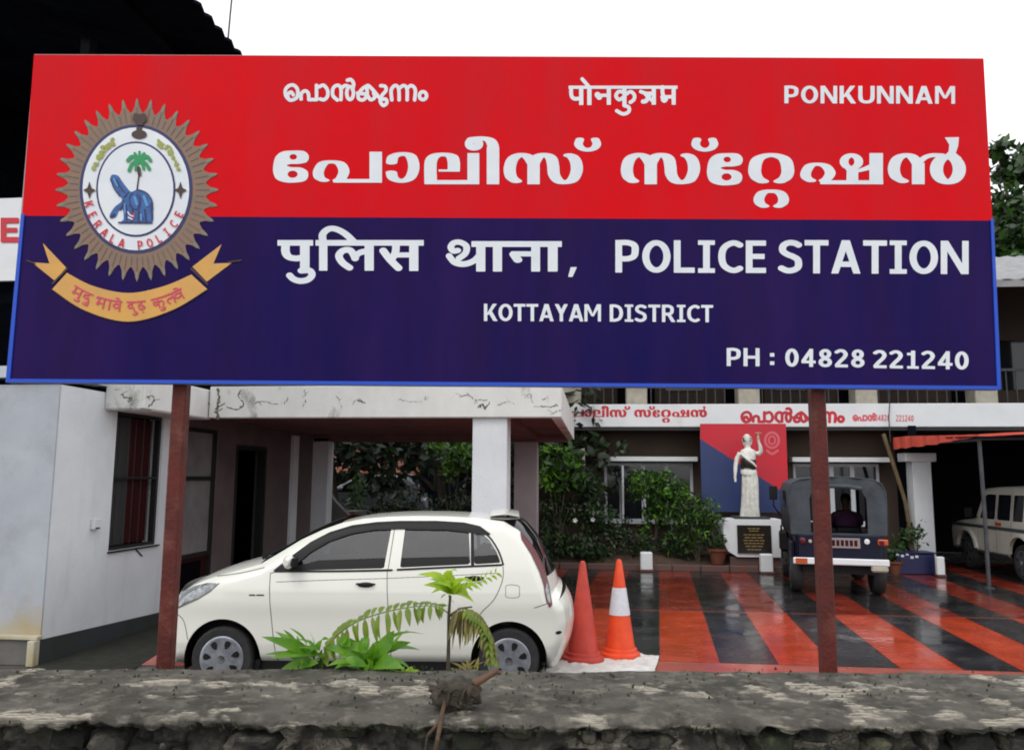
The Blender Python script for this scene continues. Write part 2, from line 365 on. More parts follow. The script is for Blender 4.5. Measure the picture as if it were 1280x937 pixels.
def contour(xs, ys, V, merge=True, maxrun=10**9):
    ins = V < 0; full = ins[:-1, :-1] & ins[:-1, 1:] & ins[1:, :-1] & ins[1:, 1:]
    anyi = ins[:-1, :-1] | ins[:-1, 1:] | ins[1:, :-1] | ins[1:, 1:]
    vd = {}; vs = []; fs = []
    def vid(x, y):
        k = (round(x, 6), round(y, 6))
        if k not in vd: vd[k] = len(vs); vs.append((x, y))
        return vd[k]
    for j in range(full.shape[0]):
        row = full[j]; i = 0; n = len(row)
        if not anyi[j].any(): continue
        idx = np.nonzero(row)[0]
        if len(idx):
            run = np.split(idx, np.nonzero(np.diff(idx) > 1)[0]+1)
            for r in run:
                st = list(range(r[0], r[-1]+1, maxrun if merge else 1))+[r[-1]+1]
                for a, b in zip(st[:-1], st[1:]):
                    fs.append((vid(xs[a], ys[j]), vid(xs[b], ys[j]), vid(xs[b], ys[j+1]), vid(xs[a], ys[j+1])))
        for i in np.nonzero(anyi[j] & ~row)[0]:
            cs = [(i, j), (i+1, j), (i+1, j+1), (i, j+1)]; poly = []
            for a, b in zip(cs, cs[1:]+cs[:1]):
                va, vb = V[a[1], a[0]], V[b[1], b[0]]
                if va < 0: poly.append(vid(xs[a[0]], ys[a[1]]))
                if (va < 0) != (vb < 0):
                    t = va/(va-vb); poly.append(vid(xs[a[0]]+(xs[b[0]]-xs[a[0]])*t, ys[a[1]]+(ys[b[1]]-ys[a[1]])*t))
            poly = [p for k, p in enumerate(poly) if p != poly[k-1]]
            if len(poly) >= 3: fs.append(tuple(poly))
    return vs, fs
def ink(prs, cell, to3d, name, m, parent, label=None):
    vs, fs = contour(*field(prs, cell)); b = MB(); b.add([to3d(x, y) for x, y in vs], fs)
    o = b.build(name, m, parent)
    if label: o['label'] = label
    return o

# Latin capitals and figures, cap height 1, y up
NB = (.105, .082)
LAT = {
 'P': (.70, [Rc(0,0,.2,1), C([(.12,.92),(.38,.92),(.56,.84),(.59,.68),(.55,.51),(.38,.43),(.12,.43)], *NB)]),
 'O': (.84, [El(.42,.5,.315,.42,*NB)]),
 'L': (.62, [Rc(0,0,.2,1), Rc(0,0,.62,.16)]),
 'I': (.50, [Rc(.15,0,.35,1), Rc(0,0,.5,.14), Rc(0,.86,.5,1)]),
 'C': (.72, [C([(.64,.86),(.5,.92),(.33,.89),(.16,.75),(.105,.5),(.16,.25),(.33,.11),(.5,.08),(.64,.14)], *NB)]),
 'E': (.60, [Rc(0,0,.2,1), Rc(0,0,.6,.16), Rc(0,.84,.6,1), Rc(0,.43,.56,.59)]),
 'S': (.68, [C([(.58,.85),(.45,.91),(.27,.91),(.13,.82),(.12,.67),(.25,.57),(.42,.5),(.56,.40),(.57,.2),(.44,.1),(.25,.08),(.08,.15)], *NB)]),
 'T': (.70, [Rc(.25,0,.45,1), Rc(0,.84,.7,1)]),
 'A': (.86, [Pg([(0,0),(.21,0),(.47,.8),(.55,1),(.31,1)]), Pg([(.86,0),(.65,0),(.39,.8),(.31,1),(.55,1)]), Rc(.2,.2,.66,.36)]),
 'N': (.82, [Rc(0,0,.19,1), Rc(.63,0,.82,1), Pg([(0,1),(.22,1),(.82,0),(.6,0)])]),
 'K': (.80, [Rc(0,0,.2,1), Pg([(.18,.44),(.52,1),(.77,1),(.36,.43),(.18,.32)]), Pg([(.24,.52),(.56,0),(.81,0),(.42,.66)])]),
 'U': (.80, [Rc(0,.36,.2,1), Rc(.6,.36,.8,1), C([(.1,.42),(.13,.22),(.25,.11),(.4,.085),(.55,.11),(.67,.22),(.7,.42)], *NB)]),
 'M': (.98, [Rc(0,0,.18,1), Rc(.8,0,.98,1), Pg([(0,1),(.24,1),(.56,.3),(.42,.3)]), Pg([(.98,1),(.74,1),(.42,.3),(.56,.3)])]),
 'Y': (.78, [Pg([(0,1),(.23,1),(.49,.5),(.39,.36),(.29,.42)]), Pg([(.78,1),(.55,1),(.29,.5),(.39,.36),(.49,.42)]), Rc(.29,0,.49,.48)]),
 'D': (.78, [Rc(0,0,.2,1), C([(.12,.92),(.35,.91),(.58,.8),(.675,.5),(.58,.2),(.35,.09),(.12,.08)], *NB)]),
 'H': (.80, [Rc(0,0,.2,1), Rc(.6,0,.8,1), Rc(.1,.42,.7,.58)]),
 'R': (.78, [Rc(0,0,.2,1), C([(.12,.92),(.38,.92),(.56,.84),(.59,.69),(.55,.53),(.38,.46),(.12,.46)], *NB), Pg([(.28,.45),(.5,.45),(.80,0),(.56,0)])]),
 '0': (.66, [El(.33,.5,.225,.42,*NB)]),
 '4': (.70, [Rc(.38,0,.57,1), Rc(0,.2,.7,.35), Pg([(0,.22),(0,.36),(.40,1),(.57,1),(.2,.3)])]),
 '8': (.66, [El(.33,.73,.19,.19,*NB), El(.33,.27,.225,.19,*NB)]),
 '2': (.66, [C([(.09,.84),(.25,.92),(.43,.89),(.53,.73),(.46,.55),(.26,.33),(.1,.12)], *NB), Rc(.02,0,.64,.16)]),
 '1': (.64, [Rc(.25,0,.45,1), Rc(.06,0,.62,.14), Rc(.06,.74,.3,.88)]),
 ':': (.22, [Rc(0,.08,.2,.28), Rc(0,.54,.2,.74)]),
}
def latin(s, x0, x1, yb0, yb1, cap, gap=.12):     # baseline runs yb0..yb1 (y down), exact width x0..x1
    tot = sum(LAT[c][0] for c in s)+gap*(len(s)-1); sx = (x1-x0)/tot; out = []; x = 0
    sl = (yb1-yb0)/(x1-x0)
    for c in s:
        w, pr = LAT[c]; out += aff(pr, x0+x*sx, yb0+sl*x*sx, sx, -cap, sl); x += w+gap
    return out
def zm(prs, ox, oy, sc): return aff(prs, ox, oy, 1/sc, 1/sc)
Z = 6.095
G_E = [Pg([(42,265),(60,195),(110,155),(190,146),(275,150),(312,185),(300,230),(245,246),(180,248),(145,258),(180,272),(250,275),(300,300),(308,340),(285,375),(220,388),(140,388),(70,365),(45,320)], True),
       Ho(Elp(195,194,28,21)), Ho(Elp(190,326,38,27))]
G_P = [C([(430,372),(393,350),(388,300),(425,242),(490,232),(552,245),(580,300),(562,352),(535,374)], 42, 12), Rc(500,362,870,390), Rc(775,155,870,390)]
G_AA = [C([(943,238),(958,190),(1028,172),(1090,190),(1112,272),(1085,350),(1022,377),(958,358),(941,312)], 43, 14)]
G_L = [C([(-40,385),(-40,240),(-10,188),(55,176),(118,188),(136,235),(136,288)], 47, 14), Rc(20,290,183,306), Rc(-87,370,330,402), Rc(-87,330,7,402)]
G_II = [Rc(240,165,330,402), El(290,94,36,38,34,14), C([(280,58),(345,53),(405,64),(432,100),(435,150)], 44, 15), Rc(387,120,482,402)]
G_SA = [C([(610,378),(572,345),(562,280),(585,210),(640,180),(700,192),(742,250)], 46, 15), Rc(696,240,790,402),
        C([(742,250),(780,190),(838,180),(878,205),(892,262),(900,330),(935,378),(985,386),(1040,368),(1071,300),(1066,235),(1042,195),(1015,182)], 46, 15)]
G_V = [C([(1095,62),(1085,98),(1108,128),(1155,140),(1203,128),(1224,96),(1212,62)], 33, 14)]
G_RR = [C([(1115,380),(1070,350),(1054,290),(1082,208),(1180,180),(1278,208),(1306,290),(1290,350),(1245,380)], 49, 15),
        C([(1125,568),(1093,545),(1088,505),(1118,464),(1180,455),(1242,464),(1272,505),(1267,545),(1235,568)], 41, 13)]
G_SHN = [C([(80,374),(45,350),(42,310),(75,260),(130,250),(190,262),(226,310),(210,352),(180,374)], 41, 12), Rc(150,372,630,402),
         El(388,230,56,48,33,15), Pg([(330,268),(352,300),(350,385),(440,385),(440,312),(530,292),(530,250),(480,272),(445,285)]), Rc(525,165,628,402),
         C([(780,378),(728,345),(711,280),(735,212),(790,182),(850,192),(895,250)], 46, 15), Rc(848,240,945,402),
         C([(900,240),(945,200),(1000,182),(1080,184)], 26, 15), El(1122,288,87,98,50,17), Pg([(1098,46),(1206,44),(1200,110),(1182,165),(1230,205),(1080,200),(1128,152),(1132,100)])]
BIG1 = zm(G_E+G_P+G_AA, 335, 165, Z)+zm(G_L+G_II+G_SA+G_V, 545, 165, Z)
BIG2 = zm(aff(G_SA+G_V, -480, 0)+aff(G_E, 650, 20)+G_RR, 770, 165, Z)+zm(G_SHN, 1000, 165, Z)
def small_ml(w):
    c = lambda p: C(p, w)
    return zm([c([(115,165),(95,142),(68,165),(80,205),(115,205),(148,180),(150,120),(120,85),(80,88),(50,120),(50,165),(68,195)]),
      c([(180,200),(182,155),(212,132),(240,150),(245,203)]), Ln([(245,205),(310,205),(310,85)], w),
      c([(330,98),(370,85),(402,125),(402,175),(375,205),(340,200)]),
      c([(485,208),(447,170),(450,110),(485,85),(515,110),(515,205)]), c([(515,115),(550,87),(585,98)]), El(592,150,28,54,w), c([(612,120),(622,72),(600,38),(570,42)]),
      c([(735,90),(700,110),(662,160),(668,200),(705,205),(735,165),(735,90),(770,108),(832,182)]), c([(735,165),(765,205),(800,185),(790,150)]), c([(655,150),(735,160)]),
      c([(850,88),(888,95),(893,130),(862,168),(845,215),(870,253),(900,235),(893,202),(850,205)]),
      c([(943,207),(938,125),(970,87),(1000,112),(1005,207)]), c([(1005,112),(1040,87),(1070,112),(1072,207)]), c([(1072,112),(1105,87),(1140,120),(1135,207)]),
      El(1205,172,30,33,w)], 350, 95, 6.737)
DEV_BIG = zm([Rc(15,138,315,185), Rc(335,138,1245,185), C([(84,170),(84,240),(112,280),(170,292),(225,285)], 36, 24), Rc(205,150,285,395),
   C([(215,395),(285,395),(305,432),(270,470),(205,482),(150,465),(118,435)], 30, 24), Rc(365,150,435,395),
   C([(400,155),(395,92),(440,48),(500,44),(580,82),(655,150)], 32, 23), Rc(748,150,825,395),
   C([(620,370),(560,325),(532,270),(565,228),(620,222),(652,255),(668,292)], 32, 24), C([(664,290),(700,248),(765,230)], 26, 24),
   Rc(1123,150,1200,398), C([(905,228),(960,300),(1032,372)], 33, 26), C([(1012,170),(1008,235),(985,285)], 32, 24), Rc(1000,242,1130,284)], 345, 280, 6.737)
DEV_BIG2 = zm([Rc(265,80,1025,128), C([(150,158),(112,162),(92,128),(118,94),(172,90),(222,122),(215,180),(160,225)], 28, 22),
   C([(78,205),(125,258),(205,272),(285,245),(335,195)], 28, 24), Rc(305,100,382,335), Rc(446,100,522,335), Rc(768,100,842,335), Rc(600,165,775,208),
   C([(622,190),(655,238)], 38, 24), Rc(908,100,990,335), Pg([(1100,298),(1152,298),(1115,380),(1078,380)])], 550, 290, 6.737)
DEV_SMALL = zm([Rc(50,115,1250,150), C([(78,135),(80,220),(112,258),(175,255)], 21), Rc(165,120,212,328), Rc(255,120,302,328), Ln([(200,42),(275,128)], 20),
   C([(368,215),(388,240)], 32), Rc(350,203,490,240), Rc(470,120,516,325), Rc(642,120,688,340), C([(665,190),(605,180),(572,225),(605,268),(660,240)], 20),
   C([(680,210),(735,182),(775,220),(768,268),(730,298)], 20), C([(665,335),(712,352),(712,402),(650,426),(580,392)], 20),
   Rc(965,120,1012,325), C([(845,180),(905,200),(980,198)], 20), C([(870,290),(905,280),(935,225)], 24), C([(900,215),(985,295)], 18),
   C([(1085,130),(1085,195),(1102,245)], 21), Ln([(1080,240),(1210,236)], 20), C([(1102,245),(1085,268),(1108,285),(1128,262)], 19), Rc(1185,120,1230,325)], 705, 95, 8.828)

# ================================================================== GROUND
def sheet(name, pts, z, m, kind='structure'):
    b = MB(); b.add([(x, y, z) for x, y in pts], [tuple(range(len(pts)))]); o = b.build(name, m); o['kind'] = kind; return o
def fr(a, d, z=0):  # road-wall frame -> world
    q = XV*a+NV*d; return (q.x, q.y, z)
sheet('ground', [(-600, -600), (600, -600), (600, 900), (-600, 900)], -.02, 'soil')
rb = MB(); rb.prism([fr(-60, -9, -.015), fr(60, -9, -.015), fr(60, 2.4, -.015), fr(-60, 2.4, -.015)], (0, 0, .35)); o = rb.build('road', 'pitch'); o['kind'] = 'structure'
sheet('yard', [(-7, 3.6), (14, 5.8), (14, 24), (-7, 24)], -.004, 'yard')
# painted stripes run back to the flower bed, slightly askew to the building
def stripe_x(x0, y): return x0+.0762*(y-9)
yard = bpy.data.objects['yard']
def paint(x0, x1, y0, y1, m, z):
    b = MB(); n = max(1, int((y1-y0)/1.5))
    for i in range(n):
        a = y0+(y1-y0)*i/n; c = y0+(y1-y0)*(i+1)/n
        b.add([(stripe_x(x0, a), a, z), (stripe_x(x1, a), a, z), (stripe_x(x1, c), c, z), (stripe_x(x0, c), c, z)], [(0, 1, 2, 3)])
    o = b.build('painted_stripe', m, yard); return o
edges = [-4.35, -3.72, -3.1, -2.48, -1.86, -1.24, -.60, .03, .66, 1.30, 1.91, 2.50, 3.14, 3.78, 4.36, 4.98, 5.60, 6.22, 6.85, 7.45, 8.1, 8.7, 9.3, 9.95, 10.6, 11.2, 11.8]
for i in range(len(edges)-1):
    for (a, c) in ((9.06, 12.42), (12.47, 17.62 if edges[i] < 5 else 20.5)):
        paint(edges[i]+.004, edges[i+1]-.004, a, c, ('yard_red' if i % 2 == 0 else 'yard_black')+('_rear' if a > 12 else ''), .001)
b = MB(); b.add([(-7, 8.1, .001), (12, 8.6, .001), (12, 9.05, .001), (-7, 9.05, .001)], [(0, 1, 2, 3)]); b.build('painted_border', 'yard_pink', yard)
b = MB(); b.add([(-5, 12.425, .0012), (12, 12.425, .0012), (12, 12.465, .0012), (-5, 12.465, .0012)], [(0, 1, 2, 3)]); b.build('painted_line', 'yard_pink', yard)

# ================================================================== SIGNBOARD
SD = 3.0
sg = thing('police_signboard', 'wide red and navy police station signboard on two oxide red posts above the stone wall', 'signboard', NV*SD, rz=YAW, local=True)
def s3(dy):
    def f(u, v):
        p = F(u, v, SD); return (p.x, -dy, p.z)
    return f
b = MB(); c4 = [s3(0)(*q) for q in ((43, 68), (1229, 73), (1250, 487), (8, 478))]
b.prism([(p[0], 0, p[2]) for p in c4], (0, .035, 0)); b.build('backing_panel', 'sign_back', sg)
def strip(pts, y, th, name, m):
    b = MB(); q = [s3(y)(*p) for p in pts]; b.prism(q, (0, th, 0)); return b.build(name, m, sg)
def gridquad(c, nx, nz, dy, name, m):   # gently rippled printed sheet
    b = MB(); vs = []
    for j in range(nz+1):
        for i in range(nx+1):
            s, t = i/nx, j/nz
            u = (c[0][0]*(1-s)+c[1][0]*s)*(1-t)+(c[3][0]*(1-s)+c[2][0]*s)*t; v = (c[0][1]*(1-s)+c[1][1]*s)*(1-t)+(c[3][1]*(1-s)+c[2][1]*s)*t
            p = F(u, v, SD); vs.append((p.x, -dy, p.z))
    fs = [(j*(nx+1)+i, (j+1)*(nx+1)+i, (j+1)*(nx+1)+i+1, j*(nx+1)+i+1) for j in range(nz) for i in range(nx)]
    b.add(vs, fs); o = b.build(name, m, sg, True); return o
gridquad([(43, 69), (1229, 74), (1240, 276), (28, 270)], 30, 8, .003, 'red_sheet', 'sign_red')
gridquad([(28, 270), (1240, 276), (1245, 483), (13, 474)], 30, 8, .003, 'navy_sheet', 'sign_navy')
strip([(8, 478), (13, 473.5), (1244.5, 482.5), (1250, 487)], .008, .012, 'edge_strip', 'sign_blue')
strip([(28, 268), (32, 268), (14, 474), (8.5, 478)], .0085, .012, 'edge_strip', 'sign_blue')
strip([(1237, 274), (1240.5, 274), (1250, 487), (1245, 483)], .0085, .012, 'edge_strip', 'sign_blue')
for (u, vt) in ((-1.270, 0), (1.172, 0)):
    b = MB(); b.box(u-.027, .036, 0, u+.027, .086, 3.45, .005); b.build('post', 'post_red', sg)
for zz in (2.36, 3.0, 3.52):
    b = MB(); b.box(-1.84, .0352, zz-.02, 1.80, .0705 if False else .0358+.03, zz+.02); b.build('crossbar', 'post_red', sg)
W_ = 'print_white'
ink(BIG1, .55, s3(.0045), 'lettering', W_, sg, 'first word of the large white Malayalam line')
ink(BIG2, .55, s3(.0045), 'lettering', W_, sg, 'second word of the large white Malayalam line')
ink(small_ml(15), .4, s3(.0045), 'lettering', W_, sg, 'small white Malayalam place name')
ink(DEV_SMALL, .4, s3(.0045), 'lettering', W_, sg, 'small white Devanagari place name')
ink(latin('PONKUNNAM', 980, 1193, 130, 130.6, 22), .4, s3(.0045), 'lettering', W_, sg, 'white capitals PONKUNNAM')
ink(DEV_BIG+DEV_BIG2, .55, s3(.0045), 'lettering', W_, sg, 'large white Devanagari words')
ink(latin('POLICE', 769, 957, 341, 341.6, 40.5, .1)+latin('STATION', 973, 1210, 341.8, 343, 41.5, .08), .5, s3(.0045), 'lettering', W_, sg, 'large white capitals POLICE STATION')
ink(latin('KOTTAYAM', 605, 751, 401.4, 402, 21.5, .06)+latin('DISTRICT', 762, 891, 402.2, 403, 21.5, .1), .4, s3(.0045), 'lettering', W_, sg, 'white capitals KOTTAYAM DISTRICT')
ink(latin('PH', 908, 949, 457.5, 457.8, 22.5, .14), .4, s3(.0045), 'lettering', W_, sg, 'white capitals PH')
ink(latin(':', 962, 968, 458, 458, 22.5), .4, s3(.0045), 'lettering', W_, sg, 'white colon')
ink(latin('04828', 981, 1080, 458.2, 459.5, 22.5, .14), .4, s3(.0045), 'lettering', W_, sg, 'white figures 04828')
ink(latin('221240', 1091, 1210, 460, 462, 22.5, .12), .4, s3(.0045), 'lettering', W_, sg, 'white figures 221240')
# emblem
M['tipgrey'] = mat('print_grey_olive', (.24, .23, .16), .4, (.16, .17, .14), 60); M['skyblue'] = mat('print_light_blue', (.10, .30, .62), .4)
em = thing('emblem', None, None, (0, 0, 0), local=True); em.parent = sg; em['label'] = 'round sunburst police emblem with elephant, palm and gold ribbon'
def E_(prs, lay, name, m, cell=.5): return ink(prs, cell, s3(.005+.0012*lay), name, m, em)
st = []
for k in range(72):
    a = 2*math.pi*k/72-math.pi/2; k2 = k % 2
    st.append((172+(87 if k2 else 102)*math.cos(a), 238+(97 if k2 else 114)*math.sin(a)))
st2 = []; tips = []; rays = []
for k in range(36):
    a = 2*math.pi*k/36-math.pi/2
    for da, rr in ((-.035, 1.0), (-.02, 1.07), (0, 1.115), (.02, 1.07), (.035, 1.0), (.075, .94), (.1, .94)): st2.append((172+92*rr*math.cos(a+da), 238+103*rr*math.sin(a+da)))
E_([Pg(st2)], 0, 'sunburst', 'brown')
for k in range(36):
    a = 2*math.pi*k/36-math.pi/2; cs, sn = math.cos(a), math.sin(a)
    tips.append(Ln([(172+93*cs, 238+104*sn), (172+99.5*cs, 238+111*sn)], 1.5)); a2 = a+math.pi/36
    for aa in (a2, a): rays.append(Ln([(172+74*math.cos(aa), 238+84*math.sin(aa)), (172+(84 if aa == a2 else 90)*math.cos(aa), 238+(94 if aa == a2 else 101)*math.sin(aa))], .55))
E_(tips, 1, 'ray_tips', 'tipgrey', .4)['kind'] = 'stuff'; E_(rays, 1, 'ray_lines', 'ray_line', .35)['kind'] = 'stuff'
E_([Elp(171, 237, 70.5, 80.5)], 1, 'outer_ring', 'navy_print')
E_([Elp(171, 237, 66.5, 76.5)], 2, 'white_band', 'print_white')
E_([Elp(171, 237.5, 49.5, 59.5)], 3, 'inner_ring', 'navy_print')
E_([Elp(171, 237.5, 47, 57)], 4, 'white_field', 'print_white')
ez = lambda L_, s=True: Pg([(60+x/5.204, 110+y/5.204) for x, y in L_], s)
E_([ez([(413,600),(428,572),(465,578),(490,612),(520,652),(550,682),(590,668),(640,680),(678,725),(692,800),(690,872),(655,884),(560,882),(470,884),(500,862),(497,800),(472,800),(452,842),(425,852),(412,832),(445,780),(490,742),(478,708),(448,670),(425,632)])], 6, 'elephant', 'blue_print', .35)
kz = lambda L_, w: ('c', cat([(60+x/5.204, 110+y/5.204) for x, y in L_]), w, w)
E_([kz([(500,735),(520,790),(520,870)], .8), kz([(610,720),(600,800),(630,860)], .8), kz([(545,770),(560,790)], 1.4), kz([(470,882),(685,884)], 1), kz([(680,760),(688,860)], 1),
    kz([(530,690),(505,720)], .8), kz([(420,845),(440,830)], 1.6), kz([(560,690),(540,730),(560,790),(600,790),(610,740),(590,700)], .7), kz([(455,600),(480,650),(510,690)], .6), kz([(418,600),(440,660),(478,712)], .7),
    kz([(560,800),(555,880)], 1.2), kz([(600,810),(598,880)], 1.0), kz([(640,800),(648,880)], 1.2), kz([(590,668),(650,690),(685,740),(690,800)], .8), kz([(500,760),(480,800)], 1)], 7, 'elephant_outline', 'navy_print', .3)
E_([kz([(440,600),(462,645)], 1.1), kz([(575,720),(590,765)], 1.6), kz([(635,715),(655,770)], 1.8), kz([(510,760),(512,820)], 1.0), kz([(615,830),(618,865)], 1.2)], 8, 'elephant_highlight', 'skyblue', .3)['kind'] = 'stuff'
E_([kz([(532,815),(545,835),(565,842)], .8), kz([(535,850),(560,862)], .9)], 9, 'tusk', 'print_white', .3)
E_([Elp(167.5, 271, 2.6, 4.2)], 7, 'emblem_mark', 'pink_print', .3)
E_([kz([(588,668),(596,610),(603,565)], .9)], 6, 'palm_trunk', 'dkbrown', .3)
E_([kz([(605,480),(560,455),(530,480)], 2.4), kz([(605,480),(650,455),(675,480)], 2.4), kz([(605,480),(560,500),(538,545)], 2.2), kz([(605,480),(645,500),(668,535)], 2.2), kz([(605,480),(585,510),(580,540)], 1.8),
    kz([(605,480),(625,510),(632,535)], 1.8), kz([(605,485),(575,435)], 1.8), kz([(605,485),(635,435)], 1.8), kz([(605,485),(605,425)], 1.6)], 7, 'palm_crown', 'green_print', .35)
E_([kz([(600,530),(606,570)], 2.2)], 8, 'palm_fruit', 'dkbrown', .3)
for i, (cx, cy) in enumerate(((113.5, 239), (227, 239))):
    E_([Pg([(cx, cy-11), (cx+2.5, cy-3), (cx+8, cy), (cx+2.5, cy+3), (cx, cy+11), (cx-2.5, cy+3), (cx-8, cy), (cx-2.5, cy-3)])], 5, 'side_star', 'dkbrown', .35)
E_([Elp(176, 150, 8.5, 6), Elp(171, 147, 3, 4), Elp(181, 147, 3, 4), Rc(172, 154, 180, 158)], 5, 'lion_capital', 'dkbrown', .35)
E_([Elp(175.5, 169.5, 9.5, 5.5), Rc(172, 160, 179, 166)], 5, 'lion_capital', 'dkbrown', .35)
def on_arc(prs, cx, cy, ra, rb, f):  # f: (x,y) -> (angle, outward offset)
    def g(q):
        a, o = f(q); return np.stack([cx+(ra+o)*np.cos(a), cy+(rb+o)*np.sin(a)], 1)
    return [xf(p, g, 1, 1) for p in prs]
kp = []
for k, ch in enumerate('KERALA POLICE'):
    if ch == ' ': continue
    a0 = R(164-11.5*k-(0 if k < 6 else -1)); w, pr = LAT[ch]
    kp += [xf(p, (lambda q, a0=a0, w=w: np.stack([171+(60.5)*math.cos(a0)+((q[:, 0]-w/2)*9)*math.sin(a0)+((.5-q[:, 1])*11)*math.cos(a0), 237+70.5*math.sin(a0)-((q[:, 0]-w/2)*9)*math.cos(a0)+((.5-q[:, 1])*11)*math.sin(a0)], 1)), 9, 9) for p in pr]
E_(kp, 5, 'emblem_lettering', 'red_print', .35)
def topt(prs, x0, x1, y0, y1, a0, a1): return on_arc(aff(prs, 0, 0), 171, 237, 57.5, 67.5, lambda q: (R(a0)+(q[:, 0]-x0)/(x1-x0)*R(a1-a0), -(((q[:, 1]-y0)/(y1-y0))-.5)*9))
thin = lambda prs, k: [(p[0], p[1], p[2]*k, p[3]*k) if p[0] == 'c' else p for p in prs]
E_(topt(thin(BIG1, .28), 341, 750, 170, 232, 200, 243), 5, 'emblem_lettering', 'olive', .35)
E_(topt(thin(DEV_BIG, .3), 348, 530, 285, 352, 297, 342), 5, 'emblem_lettering', 'olive', .35)
rz_ = lambda L_: [(30+x/4.571, 290+y/4.571) for x, y in L_]
E_([Pg(rz_([(245,205),(180,280),(50,175),(150,182),(112,65)]))], 0, 'ribbon_tail', 'gold')
E_([Pg(rz_([(965,200),(1047,285),(1190,178),(1085,182),(1132,72)]))], 0, 'ribbon_tail', 'gold')
top = cat(rz_([(250,235),(400,310),(600,350),(800,312),(960,245)])); bot = cat(rz_([(1052,330),(850,450),(600,515),(350,450),(165,330)]))
E_([('p', np.concatenate([top, bot]))], 1, 'ribbon', 'gold')
E_([kz([((q[0]-60)*5.204, (q[1]-110)*5.204) for q in rz_([(252,212),(170,295)])], 1.1), kz([((q[0]-60)*5.204, (q[1]-110)*5.204) for q in rz_([(960,212),(1052,300)])], 1.1),
    ('c', cat([(45,330),(35,326)]), .8, .8), ('c', cat([(286,328),(302,326)]), .8, .8), ('c', bot, .5, .5)], 2, 'ribbon_edge', 'dkbrown', .4)
w = .075; c_ = lambda *p: C(p, w); l_ = lambda *p: Ln(p, w)
MA = [l_((0,0),(.9,0)), l_((.75,0),(.75,1)), c_((.2,0),(.2,.4),(.2,.5)), l_((.15,.55),(.75,.55)), Elp(.18,.66,.13,.13)]
RI = [c_((.7,1),(.9,1.12),(.75,1.3),(.55,1.25))]; UU = [c_((.4,1),(.65,1.05),(.6,1.28),(.25,1.2))]
DA = [l_((0,0),(.8,0)), c_((.45,0),(.45,.2),(.15,.3),(.15,.55),(.4,.6),(.5,.45),(.65,.9))]
BA = [l_((.3,0),(.9,0)), l_((.75,0),(.75,1)), c_((-.02,.12),(.12,-.02),(.24,.12),(.22,.45)), l_((.15,.55),(.75,.55)), Elp(.2,.68,.13,.13)]
AA = [l_((0,0),(.5,0)), l_((.3,0),(.3,1))]
VA = [l_((0,0),(.9,0)), l_((.75,0),(.75,1)), c_((.75,.4),(.4,.25),(.15,.5),(.4,.7),(.75,.55))]; EE = [c_((.75,0),(.6,-.25),(.35,-.3))]
KA = [l_((0,0),(1,0)), l_((.5,0),(.5,1)), c_((.5,.35),(.2,.3),(.1,.5),(.25,.65),(.5,.5)), c_((.5,.4),(.8,.35),(.9,.6),(.8,.8))]
TA = [l_((0,0),(.9,0)), l_((.75,0),(.75,1)), c_((.75,.4),(.4,.4),(.2,.6),(.35,.9))]
DH = [l_((0,0),(.8,0)), c_((.4,0),(.4,.2),(.15,.4),(.3,.8),(.65,.7),(.6,.45),(.4,.5)), Elp(.5,1.1,.07,.07)]
def word(ps):
    out = []; x = 0
    for wd, gl in ps: out += aff(gl, x, 0); x += wd
    return out, x
mot = []
for (ps, x0, x1) in (([(0, RI), (1, MA), (0, UU), (.8, DA)], 93, 116), ([(1, BA), (.5, AA), (0, EE), (.9, VA)], 122, 153), ([(0, RI), (.9, DA), (.8, DH)], 160, 183), ([(0, RI), (1, KA), (.7, TA), (0, EE), (.9, VA)], 191, 229)):
    pr, tw = word(ps); a0 = math.asin((x0-164)/131); a1 = math.asin((x1-164)/131)
    g = lambda q, a0=a0, a1=a1, tw=tw: np.stack([164+(127+(q[:, 1])*12)*np.sin(a0+(a1-a0)*q[:, 0]/tw), 251+(127+(q[:, 1])*12)*np.cos(a0+(a1-a0)*q[:, 0]/tw)], 1)
    mot += [xf(p, g, 12, 12) for p in pr]
E_(mot, 3, 'ribbon_lettering', 'pink_print', .35)

# ================================================================== ROAD WALL
WZ, WF, WB = 1.28, 2.34, 2.90
wl = thing('stone_boundary_wall', 'rough grey stone boundary wall with weathered concrete coping along the bottom of the picture', 'wall', NV*WF, rz=YAW, local=True)
def fbm(x, y, z=0, o=5):
    s = 0; a = 1; f = 1
    for _ in range(o): s += a*noise.noise(Vector((x*f, y*f, z+f))); a *= .5; f *= 2.1
    return s
cm = mat('coping_concrete', (.115, .106, .092), .9, (.048, .045, .038), 6, 1.0, 70, spec=.2, dirt=(.20, .185, .155), dscale=20, dlo=.5, dhi=.75)
n = cm.node_tree.nodes; l = cm.node_tree.links.new
at_ = n.new('ShaderNodeAttribute'); at_.attribute_name = 'plaster'; mq = n.new('ShaderNodeMix'); mq.data_type = 'RGBA'
src = n['Principled BSDF'].inputs['Base Color'].links[0].from_socket; l(src, mq.inputs[6]); mq.inputs[7].default_value = (.42, .385, .315, 1)
mq2 = n.new('ShaderNodeMix'); mq2.data_type = 'RGBA'; nn_ = n.new('ShaderNodeTexNoise'); nn_.inputs['Scale'].default_value = 40; nn_.inputs['Detail'].default_value = 5
ml_ = n.new('ShaderNodeMath'); ml_.operation = 'MULTIPLY'; rg_ = n.new('ShaderNodeMapRange'); rg_.inputs[1].default_value = .35; rg_.inputs[2].default_value = .6
l(nn_.outputs['Fac'], rg_.inputs[0]); l(at_.outputs['Fac'], ml_.inputs[0]); l(rg_.outputs[0], ml_.inputs[1]); l(ml_.outputs[0], mq.inputs[0])
l(mq.outputs[2], n['Principled BSDF'].inputs['Base Color']); M['coping'] = cm
